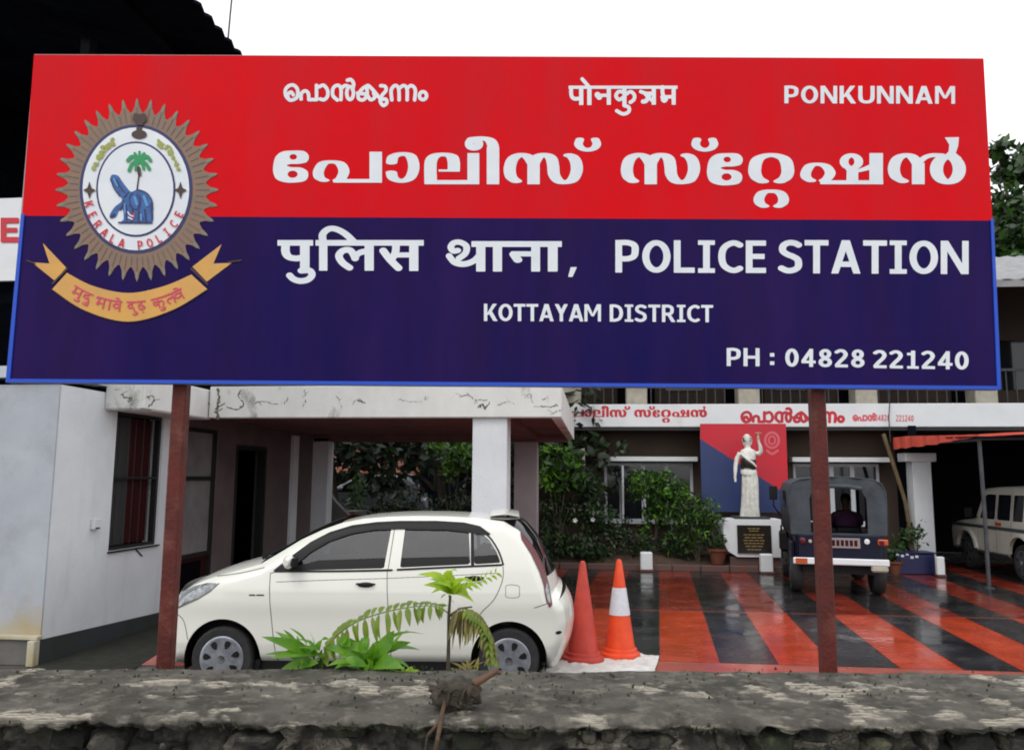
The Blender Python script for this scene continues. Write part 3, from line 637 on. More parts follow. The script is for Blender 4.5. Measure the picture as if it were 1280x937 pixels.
xs = np.concatenate([np.arange(-5, -1.9, .06), np.arange(-1.9, 2.1, .0075), np.arange(2.1, 5.05, .06)])
prof = [('t', t) for t in np.linspace(.56, 0, 130)]+[('f', t) for t in (.008, .018, .03, .042, .055)]+[('u', .05), ('u', .1)]
vs = []; pl = []
for x in xs:
    edge = .026*fbm(x*3, 0, 3)+.020*fbm(x*14, 0, 5); lip = max(.005, .016+.018*fbm(x*4, 1, 9)+.016*fbm(x*17, 3, 4))
    for k, t in prof:
        if k == 't':
            m_ = .8*fbm(x*2.6+.6*fbm(x*5, t*5, 21), t*4.5, 7)+.6*fbm(x*9, t*12, 2, 6)+.42*math.exp(-((t-.02)/.05)**2)*(.4+fbm(x*2, 5, 2)*2)+.20*math.exp(-((t-.34)/.08)**2); pm = min(1, max(0, (m_-.36)*6))
            z = WZ+.005*fbm(x*5, t*6, 1)+.0016*fbm(x*30, t*30, 4)+.004*pm+.0010*fbm(x*75, t*75, 14, 3); d = t+edge*(1-t/.56)
            if t < .03: z -= (.03-t)**2*10
            z += .004*fbm(x*2, t*3, 0)
        elif k == 'f': z = WZ-.012-t*lip/.055; d = edge-.004+.006*fbm(x*25, t*60, 8)+(.008 if t > .04 else 0); pm = max(0, min(1, (fbm(x*6, t*20, 11)-.1)*3))
        else: z = WZ-.014-lip-.001; d = edge+t; pm = 0
        vs.append((x, d, z)); pl.append(pm)
np_ = len(prof); fs = [(i*np_+k, (i+1)*np_+k, (i+1)*np_+k+1, i*np_+k+1) for i in range(len(xs)-1) for k in range(np_-1)]
b = MB(); b.add(vs, fs); cp = b.build('coping', 'coping', wl, 'all')
if len(cp.data.vertices) == len(pl):
    at = cp.data.attributes.new('plaster', 'FLOAT', 'POINT'); at.data.foreach_set('value', pl)
b = MB(); b.box(-5, .13, .0, 5, .55, WZ-.03); b.build('rubble_core', 'plinth', wl)
xs2 = np.arange(-2.2, 2.3, .011); zs2 = np.concatenate([[.0, .5, .85], np.arange(.95, WZ-.022, .011)]); vs = []; pl2_ = []
for x in xs2:
    for z in zs2:
        hmp = fbm(x*5, z*8, 40)+.55*fbm(x*14, z*20, 41)+.25*fbm(x*45, z*45, 42, 3)
        vs.append((x, .075-.055*hmp+.03*max(0, (1.262-z)/.05 if z > 1.21 else .4), z)); pl2_.append(min(1, max(0, (fbm(x*4, z*9, 50)+.6*fbm(x*16, z*20, 51)+hmp*.25-.10)*3.5)))
nz_ = len(zs2); fs = [(i*nz_+k, (i+1)*nz_+k, (i+1)*nz_+k+1, i*nz_+k+1) for i in range(len(xs2)-1) for k in range(nz_-1)]
M['mortar'] = cm.copy(); M['mortar'].name = 'rubble_mortar'
b = MB(); b.add(vs, fs); fc = b.build('mortar_face', 'mortar', wl, 'all')
if len(fc.data.vertices) == len(pl2_): at = fc.data.attributes.new('plaster', 'FLOAT', 'POINT'); at.data.foreach_set('value', pl2_)
M['stone'] = mat('rubble_stone', (.06, .058, .048), .9, (.018, .018, .016), 12, 2, 40, dirt=(.20, .18, .13), dscale=14, dlo=.52, dhi=.7)
M['stone2'] = mat('rubble_stone_mossy', (.035, .042, .022), .9, (.012, .012, .010), 12, 2, 40, dirt=(.15, .14, .09), dscale=14, dlo=.55, dhi=.7)
def stone(x, z, w, h, dep, seed, name='stone', m='stone'):
    b = MB(); rings = []; n1, n2 = 7, 10
    for i in range(1, n1):
        th = math.pi*i/n1; ring = []
        for k in range(n2):
            ph = 2*math.pi*k/n2; v = Vector((math.sin(th)*math.cos(ph), math.cos(th), math.sin(th)*math.sin(ph)))
            q = Vector([math.copysign(abs(c)**.6, c) for c in v]); s_ = 1+.30*fbm(v.x*1.6+seed, v.y*1.6, v.z*1.6+seed)
            ring.append((x+q.x*w/2*s_, dep+q.y*.07*s_, z+q.z*h/2*s_))
        rings.append(ring)
    b.rings(rings); return b.build(name, m, wl, True)
rs = random.Random(3)
for zc, hh in ((1.222, .07), (1.135, .09), (1.03, .11)):
    x = -1.75+rs.random()*.1
    while x < 1.85:
        w = rs.uniform(.04, .15); stone(x+w/2, zc+rs.uniform(-.03, .02), w*1.02, hh*rs.uniform(.6, 1.15), .085+rs.uniform(-.015, .03), rs.random()*50, m=rs.choice(['stone', 'stone', 'stone2'])); x += w+rs.choice([.006, .02, .07, .12])
b = MB()
# husk / root lump lying on the coping
lp = NV*2.45+XV*0; q0 = F(568, 878, 2.44)
rt_ = thing('dry_root_stump', 'dry grey root stump with a red brown twig lying on the wall coping', 'root stump', XV*q0.x+NV*2.44+Vector((0, 0, WZ)), rz=YAW, local=True)
b = MB(); rings = []
for i in range(1, 22):
    th = math.pi*i/22; ring = []
    for k in range(26):
        ph = 2*math.pi*k/26; v = Vector((math.cos(th), math.sin(th)*math.cos(ph), math.sin(th)*math.sin(ph)))
        q = Vector([math.copysign(abs(c)**.75, c) for c in v]); s_ = 1+.34*fbm(v.x*2.2, v.y*2.2, v.z*2.2+4)+.16*fbm(v.x*9, v.y*9, v.z*9)
        ring.append((-q.x*.070*s_, q.y*.040*s_, .040+q.z*.040*s_*(1.05-.15*v.x)))
    rings.append(ring)
b.rings(rings); b.build('stump', 'dry_root', rt_, 'all')
b = MB(); b.tube([(.06, -.01, .075), (.085, -.012, .088), (.105, -.01, .100), (.122, -.005, .108), (.135, 0, .10)], [.012, .010, .009, .010, .005], 9); b.build('twig', 'twig', rt_, True)
b = MB(); b.tube([(.05, -.045, .06), (.062, -.055, .063)], [.017, .015], 12); b.build('cut_end', 'husk', rt_, True)
b = MB(); b.tube([(-.025, -.035, .03), (-.03, -.085, .005), (-.028, -.145, .0), (-.032, -.185, -.03), (-.045, -.188, -.09), (-.055, -.185, -.16)], [.006, .006, .007, .006, .004, .002], 8)
b.tube([(-.028, -.12, .003), (-.06, -.18, -.02), (-.065, -.19, -.06)], [.005, .004, .002], 6); b.build('root', 'husk', rt_, True)
b = MB()
for (xx, yy, a) in ((-.05, -.03, .7), (-.02, -.04, .6), (.02, -.04, .75)): b.tube([(xx, yy, .02), (xx+.01, yy-.008, .06), (xx+.03, yy+.002, .105*a*.75+.02)], [.005, .004, .002], 6)
b.build('root', 'dry_root', rt_, True)
# loose crumbs on the coping
b = MB()
for _ in range(260):
    x = rs.uniform(-1.5, 1.6); d = rs.uniform(.03, .55); s_ = rs.uniform(.002, .007)
    b.tube([(x, d, WZ-.002), (x+s_*.4, d, WZ+s_*1.1)], [s_, s_*.5], 5)
b.build('mortar_crumbs', 'coping', wl, stuff=True)

# ================================================================== PLANTS BEHIND THE WALL
def FW(u, v, D): d = ray(u, v); return CAM+d*(D/d.dot(NV))
def leaf(b, base, tip, wid, fold=.25, droop=.12, n=6, nrm=None):
    base, tip = Vector(base), Vector(tip); ax = tip-base; Ln_ = ax.length
    if Ln_ < 1e-5: return
    d = ax/Ln_; nrm = Vector(nrm) if nrm else Vector((0, -.55, .85)); s = d.cross(nrm)
    if s.length < .05: s = d.cross(Vector((1, 0, 0)))
    s.normalize(); nn = s.cross(d).normalized()
    vs = [base]; fs = []
    for i in range(1, n):
        t = i/n; w = wid*.5*math.sin(math.pi*t**.75)**.9; c = base+ax*t+nn*(droop*Ln_*math.sin(math.pi*t))
        vs += [c-s*w+nn*w*fold, c, c+s*w+nn*w*fold]
    vs.append(tip); e = len(vs)-1
    fs += [(0, 2, 1), (0, 3, 2)]
    for i in range(n-2):
        o = 1+i*3; fs += [(o, o+1, o+4, o+3), (o+1, o+2, o+5, o+4)]
    o = 1+(n-2)*3; fs += [(o, o+1, e), (o+1, o+2, e)]
    b.add(vs, fs)
rp_ = random.Random(11)
def plant_root(name, label, cat_, u, D): p = FW(u, 845, D); return thing(name, label, cat_, (p.x, p.y, 0))
# sapling
sp = plant_root('sapling', 'thin dark stemmed sapling with lime green top leaves in front of the rear car door', 'sapling', 561, 3.07)
b = MB(); p0 = FW(561, 845, 3.07); b.tube([(p0.x, p0.y, 0), (p0.x, p0.y, .7), FW(560, 838, 3.07), FW(561, 800, 3.07), FW(561, 768, 3.07), FW(563, 744, 3.07)], [.011, .009, .0075, .007, .006, .005], 7)
b.tube([FW(562, 770, 3.07), FW(574, 760, 3.05), FW(590, 758, 3.03)], [.004, .0035, .003], 5); b.build('stem', 'bark', sp, True)
b = MB(); ct = FW(563, 742, 3.07)
for (u, v, w) in ((521, 718, .034), (536, 723, .03), (548, 716, .036), (572, 713, .034), (586, 722, .03), (593, 753, .026), (586, 742, .022), (538, 742, .024), (551, 748, .02), (560, 712, .03), (603, 738, .02), (529, 731, .03), (542, 728, .028), (578, 722, .034), (596, 728, .026), (568, 752, .024), (556, 722, .04)): leaf(b, ct, FW(u, v, 3.07+rp_.uniform(-.09, .09)), w*1.15, rp_.uniform(.1, .45), rp_.uniform(.05, .35), 6, (rp_.uniform(-.7, .7), rp_.uniform(-1, -.2), .8))
for t in np.linspace(.25, 1, 8):
    c0 = FW(563+57*t, 742-26*t, 3.03); leaf(b, c0, FW(563+57*t+4, 742-26*t-10, 3.0), .014, .2); leaf(b, c0, FW(563+57*t+8, 742-26*t+6, 3.02), .013, .2)
b.build('leaves', 'leaf_lime', sp, 'all', stuff=True)
b = MB(); rach = cat([(562, 768), (578, 760), (596, 768), (608, 788), (616, 822)], k=9)
for i, q in enumerate(rach[3:-1]):
    ln = 46-abs(i-10)*1.2; c0 = FW(q[0], q[1], 3.02); leaf(b, c0, FW(q[0]+rp_.uniform(-9, 1), q[1]+ln*rp_.uniform(.65, 1.05), 3.0+rp_.uniform(-.03, .03)), .012, .3, -.03)
    if i > 8: leaf(b, c0, FW(q[0]+9, q[1]+rp_.uniform(6, 14), 3.0), .012, .3)
b.tube([FW(x, y, 3.02) for x, y in rach], .0028, 5)
for _ in range(8): u = rp_.uniform(566, 582); leaf(b, FW(u, 766, 3.04), FW(u+rp_.uniform(-6, 4), rp_.uniform(790, 815), 3.03), .009, .3, -.04)
b.build('withered_frond', 'leaf_dry', sp, 'all', stuff=True)
b = MB()
for i, q in list(enumerate(rach[12:]))[::2]: c0 = FW(q[0], q[1], 3.01); leaf(b, c0, FW(q[0]+rp_.uniform(2, 7), q[1]+16, 2.99), .016, .2); leaf(b, c0, FW(q[0]-6, q[1]+14, 2.99), .014, .2)
b.build('frond', 'leaf_fern', sp, 'all', stuff=True)
# arching fern frond
fn = plant_root('fern', 'single olive green fern frond arching over in front of the car doors', 'fern', 403, 2.98)
rach = cat([(402, 842), (405, 818), (422, 793), (452, 774), (492, 762), (528, 757), (552, 759)], k=9); p0 = FW(402, 842, 2.98)
b = MB(); b.tube([(p0.x, p0.y, 0), (p0.x, p0.y, .8)]+[FW(x, y, 2.98) for x, y in rach], [.006, .005]+list(np.linspace(.0045, .0015, len(rach))), 6)
b.tube([FW(552, 759, 2.98), FW(560, 766, 3.05)], .002, 5); b.build('stem', 'leaf_fern', fn, True)
b = MB()
for i, q in list(enumerate(rach[10:]))[::2]:
    t = i/(len(rach)-10); ln = (10+24*math.sin(math.pi*min(1, t*.8+.18)))*rp_.uniform(.72, 1.15); c0 = FW(q[0], q[1], 2.98); dx = rach[min(len(rach)-1, i+11)]-rach[i+9]; dx = dx/np.linalg.norm(dx)
    leaf(b, c0, FW(q[0]+dx[0]*3+rp_.uniform(-5, 5), q[1]+ln*1.0+rp_.uniform(-2, 3), 2.95+rp_.uniform(-.04, .04)), rp_.uniform(.017, .027), .25, rp_.uniform(0, .2), 6, (rp_.uniform(-.5, .5), -.55, .85))
    leaf(b, c0, FW(q[0]+dx[0]*8, q[1]+dx[1]*6-ln*rp_.uniform(.1, .32), 3.02), rp_.uniform(.016, .024), .25, rp_.uniform(0, .2))
b.build('leaflets', 'leaf_fern', fn, 'all', stuff=True)
# broad leaved shrubs
def broad(name, label, u0, D, spec, m, stems, wmul=1):
    t = plant_root(name, label, 'shrub', u0, D); p0 = FW(u0, 845, D)
    b = MB()
    for (u, v) in stems: b.tube([(p0.x, p0.y, 0), (p0.x, p0.y, .8), FW(u0*.6+u*.4, 842, D), FW(u, v, D)], [.007, .006, .004, .003], 6)
    b.build('stem', 'leaf_mid', t, True); b = MB()
    for _ in range(len(spec)):
        q_ = rp_.choice(spec); spec = spec+[(q_[0]+rp_.uniform(-14, 14), q_[1]+rp_.uniform(-4, 12), q_[0]+(q_[2]-q_[0])*rp_.uniform(.3, .75)+rp_.uniform(-12, 12), q_[1]+(q_[3]-q_[1])*rp_.uniform(.2, .9)+rp_.uniform(-6, 8), q_[4]*rp_.uniform(.5, .85))]
    for (bu, bv, tu, tv, w) in spec: leaf(b, FW(bu+rp_.uniform(-4, 4), bv+rp_.uniform(-3, 3), D+rp_.uniform(-.05, .05)), FW(tu+rp_.uniform(-5, 5), tv+rp_.uniform(-5, 5), D+rp_.uniform(-.12, .08)), w*wmul*rp_.uniform(.7, 1.15), rp_.uniform(.1, .45), rp_.uniform(.02, .3), 7, (rp_.uniform(-.6, .6), rp_.uniform(-.9, -.1), rp_.uniform(.3, 1)))
    b.build('leaves', m, t, 'all', stuff=True)
sA = [(392,822,331,796,.035),(392,820,345,786,.036),(390,824,329,815,.03),(388,818,366,786,.032),(396,818,372,800,.03),(400,818,340,826,.034),(395,826,352,836,.034),(396,812,412,796,.026),(380,812,340,804,.034),(402,826,370,838,.03),(398,820,384,791,.026),(372,806,356,790,.024),(384,830,362,822,.026)]
broad('shrub', 'yellow green leafy shrub nearest the front wheel of the white car', 396, 2.97, sA, 'leaf_bright', [(392, 818), (380, 806), (402, 812)], 1.15)
sB = [(458,826,408,806,.046),(462,824,430,796,.04),(460,830,420,838,.05),(465,822,528,812,.05),(470,818,533,796,.034),(462,812,455,790,.036),(470,820,496,790,.04),(466,830,508,834,.05),(460,834,446,812,.04),(462,838,478,808,.044),(474,816,512,802,.042),(455,818,424,820,.04),(470,835,520,838,.036),(450,835,412,834,.04),(468,812,486,800,.036),(462,836,462,806,.046),(440,808,425,793,.03),(490,806,505,786,.03)]
broad('shrub', 'deep green broad leaved shrub below the arching fern frond', 462, 2.96, sB, 'leaf_bright', [(460, 824), (468, 815), (445, 812), (488, 808)], 1.2)

def tuft(u, D, label, n_, m_, h_, seed):
    r_ = random.Random(seed); p0 = FW(u, 845, D); t = thing('weed', label, 'weed', (p0.x, p0.y, 0)); b = MB()
    b.tube([(p0.x, p0.y, 0), (p0.x, p0.y, 1.14)], .006, 5); b.build('stem', 'leaf_mid', t); b = MB()
    for _ in range(n_): leaf(b, FW(u+r_.uniform(-10, 10), 846, D+r_.uniform(-.04, .04)), FW(u+r_.uniform(-24, 24), 842-r_.uniform(2, h_), D+r_.uniform(-.05, .05)), r_.uniform(.008, .018), .3, .1)
    b.build('leaves', m_, t, 'all', stuff=True)
tuft(585, 2.98, 'small dry weed at the foot of the withered frond', 16, 'leaf_dry', 26, 1); tuft(505, 3.0, 'low yellow green weed right of the broad leaved shrub', 12, 'leaf_lime', 10, 2)
mo = MB()
for _ in range(900):
    x = rs.gauss(0, 1)*.9; 
    if abs(x) > 1.7: continue
    d = .61*rs.random()**.5 if rs.random() < .35 else rs.uniform(-.012, .03); s_ = rs.uniform(.002, .006)
    if fbm(x*4, d*8, 33) < -.02: continue
    z_ = WZ+.004 if d > .03 else WZ-.012-rs.random()*.02
    mo.tube([(x, d, z_-.003), (x+rs.uniform(-.004, .004), d-.002, z_+s_)], [s_*.9, s_*.3], 5)
M['moss_tuft'] = mat('moss_tuft', (.035, .045, .014), .95, (.016, .02, .01), 30)
mo.build('moss', 'moss_tuft', wl, stuff=True)

# ================================================================== LEFT BUILDING
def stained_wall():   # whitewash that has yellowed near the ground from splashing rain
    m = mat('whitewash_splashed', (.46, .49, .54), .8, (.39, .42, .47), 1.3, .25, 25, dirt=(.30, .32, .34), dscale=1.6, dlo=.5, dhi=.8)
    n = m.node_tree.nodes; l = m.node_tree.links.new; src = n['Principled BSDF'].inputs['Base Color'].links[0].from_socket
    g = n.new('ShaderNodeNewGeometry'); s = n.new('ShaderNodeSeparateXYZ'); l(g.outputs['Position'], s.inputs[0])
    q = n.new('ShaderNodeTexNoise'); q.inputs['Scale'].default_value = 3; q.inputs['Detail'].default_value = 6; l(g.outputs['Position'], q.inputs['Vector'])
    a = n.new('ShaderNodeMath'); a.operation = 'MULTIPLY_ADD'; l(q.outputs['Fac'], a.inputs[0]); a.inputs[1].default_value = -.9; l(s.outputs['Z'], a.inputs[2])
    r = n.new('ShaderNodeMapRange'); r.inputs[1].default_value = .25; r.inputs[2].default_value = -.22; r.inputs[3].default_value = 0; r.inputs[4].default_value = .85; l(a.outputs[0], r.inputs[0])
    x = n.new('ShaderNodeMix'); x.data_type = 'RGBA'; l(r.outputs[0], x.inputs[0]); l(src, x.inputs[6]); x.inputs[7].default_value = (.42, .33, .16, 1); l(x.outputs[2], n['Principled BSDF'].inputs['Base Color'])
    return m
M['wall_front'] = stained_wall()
LX = -5.77
M['post_dark'] = mat('dark_grey_post', (.03, .034, .04), .6, spec=.2)
M['dull_pane'] = mat('dull_pane', (.045, .045, .048), .4, spec=.3)
lb = thing('white_annexe', 'white annexe at the left edge with dark upper storey under a sloping roof', 'building', (LX, 8.06, 0))
def bx(name, m, par, *a, c=0, label=None):
    b = MB(); b.box(*a, c); o = b.build(name, m, par)
    if label: o['label'] = label
    return o
bx('front_wall', 'wall_front', lb, -13, 8.06, .0, LX-.003, 8.08, 2.92)
for (y0, y1, z0, z1, m) in ((8.081, 9.14, 0, 2.92, 'wall_white'), (9.14, 10.2, 0, 1.05, 'wall_white'), (9.14, 10.2, 2.72, 2.92, 'wall_white'), (10.2, 10.45, 0, 2.92, 'wall_white'),
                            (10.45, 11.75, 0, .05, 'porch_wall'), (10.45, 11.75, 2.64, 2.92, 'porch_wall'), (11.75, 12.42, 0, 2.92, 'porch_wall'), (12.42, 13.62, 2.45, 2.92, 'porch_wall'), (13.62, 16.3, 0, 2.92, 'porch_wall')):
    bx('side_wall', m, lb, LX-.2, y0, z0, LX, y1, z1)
bx('pilaster', 'wall_white', lb, LX, 14.75, 0, LX+.05, 15.05, 2.72); bx('pilaster', 'wall_white', lb, LX, 15.95, 0, LX+.32, 16.3, 2.72)
b = MB(); b.prism([(LX+.018, 8.0, 0), (LX+.018, 8.0, .25), (LX+.018, 10.44, .15), (LX+.018, 10.44, 0)], (-.016, 0, 0)); b.build('plinth', 'plinth', lb)
bx('ledge', 'ledge', lb, -13, 7.97, .255, LX+.03, 8.058, .295, c=.006); bx('plinth', 'concrete', lb, -13, 8.0, 0, LX-.04, 8.056, .254)
bx('corner_kerb', 'ledge', lb, LX-.05, 7.93, 0, LX+.03, 8.02, .253, c=.006)
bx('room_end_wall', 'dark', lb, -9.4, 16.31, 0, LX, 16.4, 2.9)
# first window: dark opening, red shutter, black frame
wn = MB(); 
for a in ((9.14, 9.19, 1.05, 2.72), (10.15, 10.2, 1.05, 2.72), (9.19, 10.15, 1.05, 1.09), (9.19, 10.15, 2.68, 2.72), (9.19, 10.15, 1.9, 1.93)): wn.box(LX-.1, a[0], a[2], LX-.03, a[1], a[3])
w1 = wn.build('window', 'frame_black', lb); w1['label'] = 'dark open window with a red shutter'
bx('shutter', 'dull_pane', w1, LX-.13, 9.20, 1.1, LX-.11, 9.62, 2.67); bx('shutter', 'frame_red', w1, LX-.16, 9.63, 1.1, LX-.14, 10.14, 2.67)
bx('sill', 'frame_black', w1, LX-.1, 9.12, 1.03, LX+.035, 10.22, 1.048)
for k in range(5):
    b = MB(); y_ = 9.3+k*.18; b.tube([(LX-.06, y_, 1.1), (LX-.06, y_, 2.67)], .006, 6); b.build('grille_bar', 'frame_black', w1)
# second window wall: two pale panels over a dark red lower panel
wn = MB()
for a in ((10.45, 10.52, .05, 2.64), (11.68, 11.75, .05, 2.64), (10.52, 11.68, 1.88, 1.94), (10.52, 11.68, .78, .84), (10.52, 11.68, 2.58, 2.64)): wn.box(LX-.08, a[0], a[2], LX-.0, a[1], a[3])
w2 = wn.build('door_frame', 'frame_black', lb)
bx('pane', 'frosted', w2, LX-.06, 10.52, 1.94, LX-.04, 11.68, 2.58); bx('pane', 'frosted', w2, LX-.06, 10.52, .84, LX-.04, 11.68, 1.88)
bx('lower_panel', 'frame_red', w2, LX-.06, 10.52, .05, LX-.04, 11.68, .78); bx('dark_inset', 'dark', w2, LX-.039, 10.7, .2, LX-.032, 11.5, .72)
wn = MB()
for a in ((12.42, 12.5, 0, 2.45), (13.54, 13.62, 0, 2.45), (12.5, 13.54, 2.37, 2.45)): wn.box(LX-.12, a[0], a[2], LX+.01, a[1], a[3])
w3 = wn.build('doorway_frame', 'frame_black', lb)
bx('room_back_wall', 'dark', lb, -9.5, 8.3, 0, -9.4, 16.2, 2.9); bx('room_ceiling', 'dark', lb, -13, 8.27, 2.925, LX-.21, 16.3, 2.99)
bx('floor_slab', 'wall_grey', lb, -13, 8.0, 2.993, LX+.02, 17.5, 3.12)
mb_ = bx('switch_box', 'wall_white', lb, LX, 8.76, 1.33, LX+.05, 8.89, 1.45, c=.008); bx('switch', 'plinth', mb_, LX+.05, 8.79, 1.335, LX+.056, 8.86, 1.352)
b = MB(); b.tube([(LX+.01, 9.7, 1.03), (LX+.012, 9.78, .98), (LX+.012, 9.86, .93)], .008, 6); b.build('cable_end', 'frame_black', lb)
# upper storey under the big roof
bx('upper_back_wall', 'roof_dark', lb, -14, 14.0, 3.12, -5.0, 14.2, 9.8); bx('upper_side_wall', 'roof_dark', lb, -14.2, 7, 3.12, -14, 14.2, 9.8)
bx('upper_beam', 'roof_dark', lb, -13, 8.0, 3.85, LX, 8.15, 4.02)
b = MB(); b.box(-6.50, 8.95, 3.12, -6.36, 9.09, 8.0, .01); b.build('steel_post', 'post_dark', lb)
b = MB(); ny = 150; xs_ = (-4.2, -6.5, -9, -14); rows = []
for lay in (0, .035):
    rows.append([[(x, 6.6+12.2*j/ny, 6.94+(-4.2-x)*.3+.032*math.sin(j*2.1)+lay) for j in range(ny+1)] for x in xs_])
for lay in rows:
    b.rings(lay, cap=False, closed=False)
b.rings([rows[0][0], rows[1][0]], cap=False, closed=False); rf = b.build('roof', 'roof_dark', lb)
for k in range(7):
    b = MB(); y_ = 7.0+k*1.7; b.prism([(-4.35, y_, 6.90), (-14, y_, 9.78), (-14, y_, 9.66), (-4.35, y_, 6.78)], (0, .08, 0)); b.build('rafter', 'roof_dark', rf)
b = MB(); b.box(-5.1, 6.9, 6.98, -5.0, 17.5, 7.09); b.build('purlin', 'roof_dark', rf)
bn = thing('white_banner', 'white banner with a red letter E hanging under the dark roof left of the signboard', 'banner', (-7, 7.7, 3.99))
bx('banner_sheet', 'fascia', bn, -9.5, 7.7, 3.99, -5.72, 7.73, 4.9)
q = lambda u, v: (P(u, v, 7.69).x, 7.692, P(u, v, 7.69).z)
ink([Rc(0, 0, 7, 31), Rc(0, 0, 23, 7), Rc(0, 12.5, 21, 18.5), Rc(0, 24, 23, 31)], 1, lambda x, y: q(x+.5, y+272), 'lettering', 'lamp_red' if False else 'board_red', bn)
rq = (lambda d: CAM+d*(-4.22/d.x))(ray(285, 50)); rod = tag(MB().tube([tuple(rq), (rq.x+.01, rq.y, rq.z+.3), (rq.x+.03, rq.y+.01, rq.z+.9)], .010, 6).build('aerial_rod', 'steel_grey', None, loc=tuple(rq)), 'thin grey rod standing on the eave of the dark roof at top left', 'rod')

# ================================================================== PORCH
pc = thing('car_porch', 'flat roofed white car porch with mossy cracked fascia behind the white hatchback', 'porch', (-3, 10.4, 0))
PXR = -.44
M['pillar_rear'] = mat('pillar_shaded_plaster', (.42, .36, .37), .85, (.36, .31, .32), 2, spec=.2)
b = MB(); b.box(-5.25, 10.4, 2.73, PXR, 10.55, 3.16, .012); fsc = b.build('fascia', 'stain', pc)
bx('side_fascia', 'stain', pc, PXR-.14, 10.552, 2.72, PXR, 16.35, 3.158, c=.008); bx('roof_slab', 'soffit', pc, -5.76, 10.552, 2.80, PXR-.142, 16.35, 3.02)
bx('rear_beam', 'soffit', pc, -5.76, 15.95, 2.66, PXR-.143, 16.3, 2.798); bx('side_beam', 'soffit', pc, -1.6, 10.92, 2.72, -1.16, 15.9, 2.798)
sh = bx('window_shade', 'stain', pc, LX+.001, 8.86, 2.715, -5.27, 10.54, 3.12, c=.02)
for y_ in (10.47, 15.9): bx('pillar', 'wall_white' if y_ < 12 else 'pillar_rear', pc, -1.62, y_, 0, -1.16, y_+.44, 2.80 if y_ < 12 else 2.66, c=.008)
pf = lambda u, v: (P(u, v, 10.396).x, 10.396, P(u, v, 10.396).z)
ck = [([(272,486),(274,500),(271,512),(273,522)], 2.4), ([(240,497),(252,500),(262,504)], .6), ([(284,508),(296,511),(304,505),(298,494),(302,488)], 1.2), ([(318,504),(330,501),(345,505),(356,503),(360,496)], .8),
      ([(380,488),(382,500),(379,508)], .9), ([(420,492),(424,500),(428,510)], .5), ([(448,500),(456,503)], 1.1), ([(497,498),(512,502),(530,501),(532,494)], .5), ([(575,496),(586,493),(594,500),(608,499)], .7),
      ([(598,510),(603,505),(606,510),(612,502)], 1.5), ([(584,490),(592,498)], .4), ([(622,507),(634,502),(642,505)], .5), ([(655,498),(662,493),(666,503)], .6), ([(674,507),(690,508),(698,506)], .8), ([(678,499),(686,496)], .5), ([(692,516),(700,512)], .8)]
cr_ = random.Random(5)
def ragged(pts, w_, br=2):
    p = cat(pts, k=6); out = []
    j = [(x+cr_.uniform(-1.1, 1.1), y+cr_.uniform(-1.1, 1.1)) for x, y in p]
    for a_, c_ in zip(j[:-1], j[1:]):
        if cr_.random() < .8: out.append(Ln([a_, c_], w_*cr_.uniform(.25, .85)))
    for _ in range(br):
        q = cr_.choice(j); e = (q[0]+cr_.uniform(-9, 9), q[1]+cr_.uniform(-5, 6)); m_ = ((q[0]+e[0])/2+cr_.uniform(-2, 2), (q[1]+e[1])/2+cr_.uniform(-2, 2)); out.append(Ln([q, m_, e], w_*.3))
    return out
for pts, w_ in ck:
    o = ink(ragged(pts, w_*.85, 3 if w_ < 2 else 6), .3, pf, 'crack', 'crack', fsc); o['kind'] = 'stuff'
sfq = lambda u, v: (-5.266, (lambda d: (-5.266)/d.x*d.y)(ray(u, v)), CAMZ+ray(u, v).z*(-5.266)/ray(u, v).x)
for pts, w_ in (([(152,492),(156,497),(164,498),(160,502)], 1.6), ([(184,497),(190,494),(193,500),(187,507)], 1.4), ([(176,510),(186,512),(193,516)], 1.0), ([(150,489),(144,486)], .6)): ink(ragged(pts, w_*.8, 3), .3, sfq, 'crack', 'crack', sh)['kind'] = 'stuff'
sheet('moss_strip', [(LX+.02, 7.6), (-4.6, 7.6), (-5.0, 9.6), (LX+.02, 10.3)], .006, 'moss')

# ================================================================== STATION BUILDING
FY = 20.0
ms = thing('police_station', 'long two storey police station with white lettered fascia over brown walls', 'building', (4, FY, 0))
def wallseg(x0, x1, z0, z1, m='brown_wall'): return bx('wall', m, ms, x0, FY, z0, x1, FY+.25, z1)
for a in ((-1.6, .2, 0, 3.2), (.2, 2.35, 0, .9), (.2, 2.35, 2.33, 3.2), (2.35, 4.72, 0, 3.2), (4.72, 6.72, 0, .9), (4.72, 6.72, 2.33, 3.2), (6.72, 7.1, 0, 3.2)): wallseg(*a)
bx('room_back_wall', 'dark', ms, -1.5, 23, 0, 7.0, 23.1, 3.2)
fa = bx('fascia', 'fascia', ms, -1.7, 19.2, 3.16, 14, 19.35, 3.70, c=.01); bx('floor_slab', 'brown_wall', ms, -1.7, 19.352, 3.201, 14, 26, 3.45)
bx('roof_gutter', 'frame_black', ms, -1.7, 19.22, 3.08, 14, 19.3, 3.158)
for (x0, x1) in ((.15, 2.42), (4.62, 6.83)): bx('window_shade', 'fascia', ms, x0, 19.6, 2.36, x1, 19.998, 2.47, c=.008)
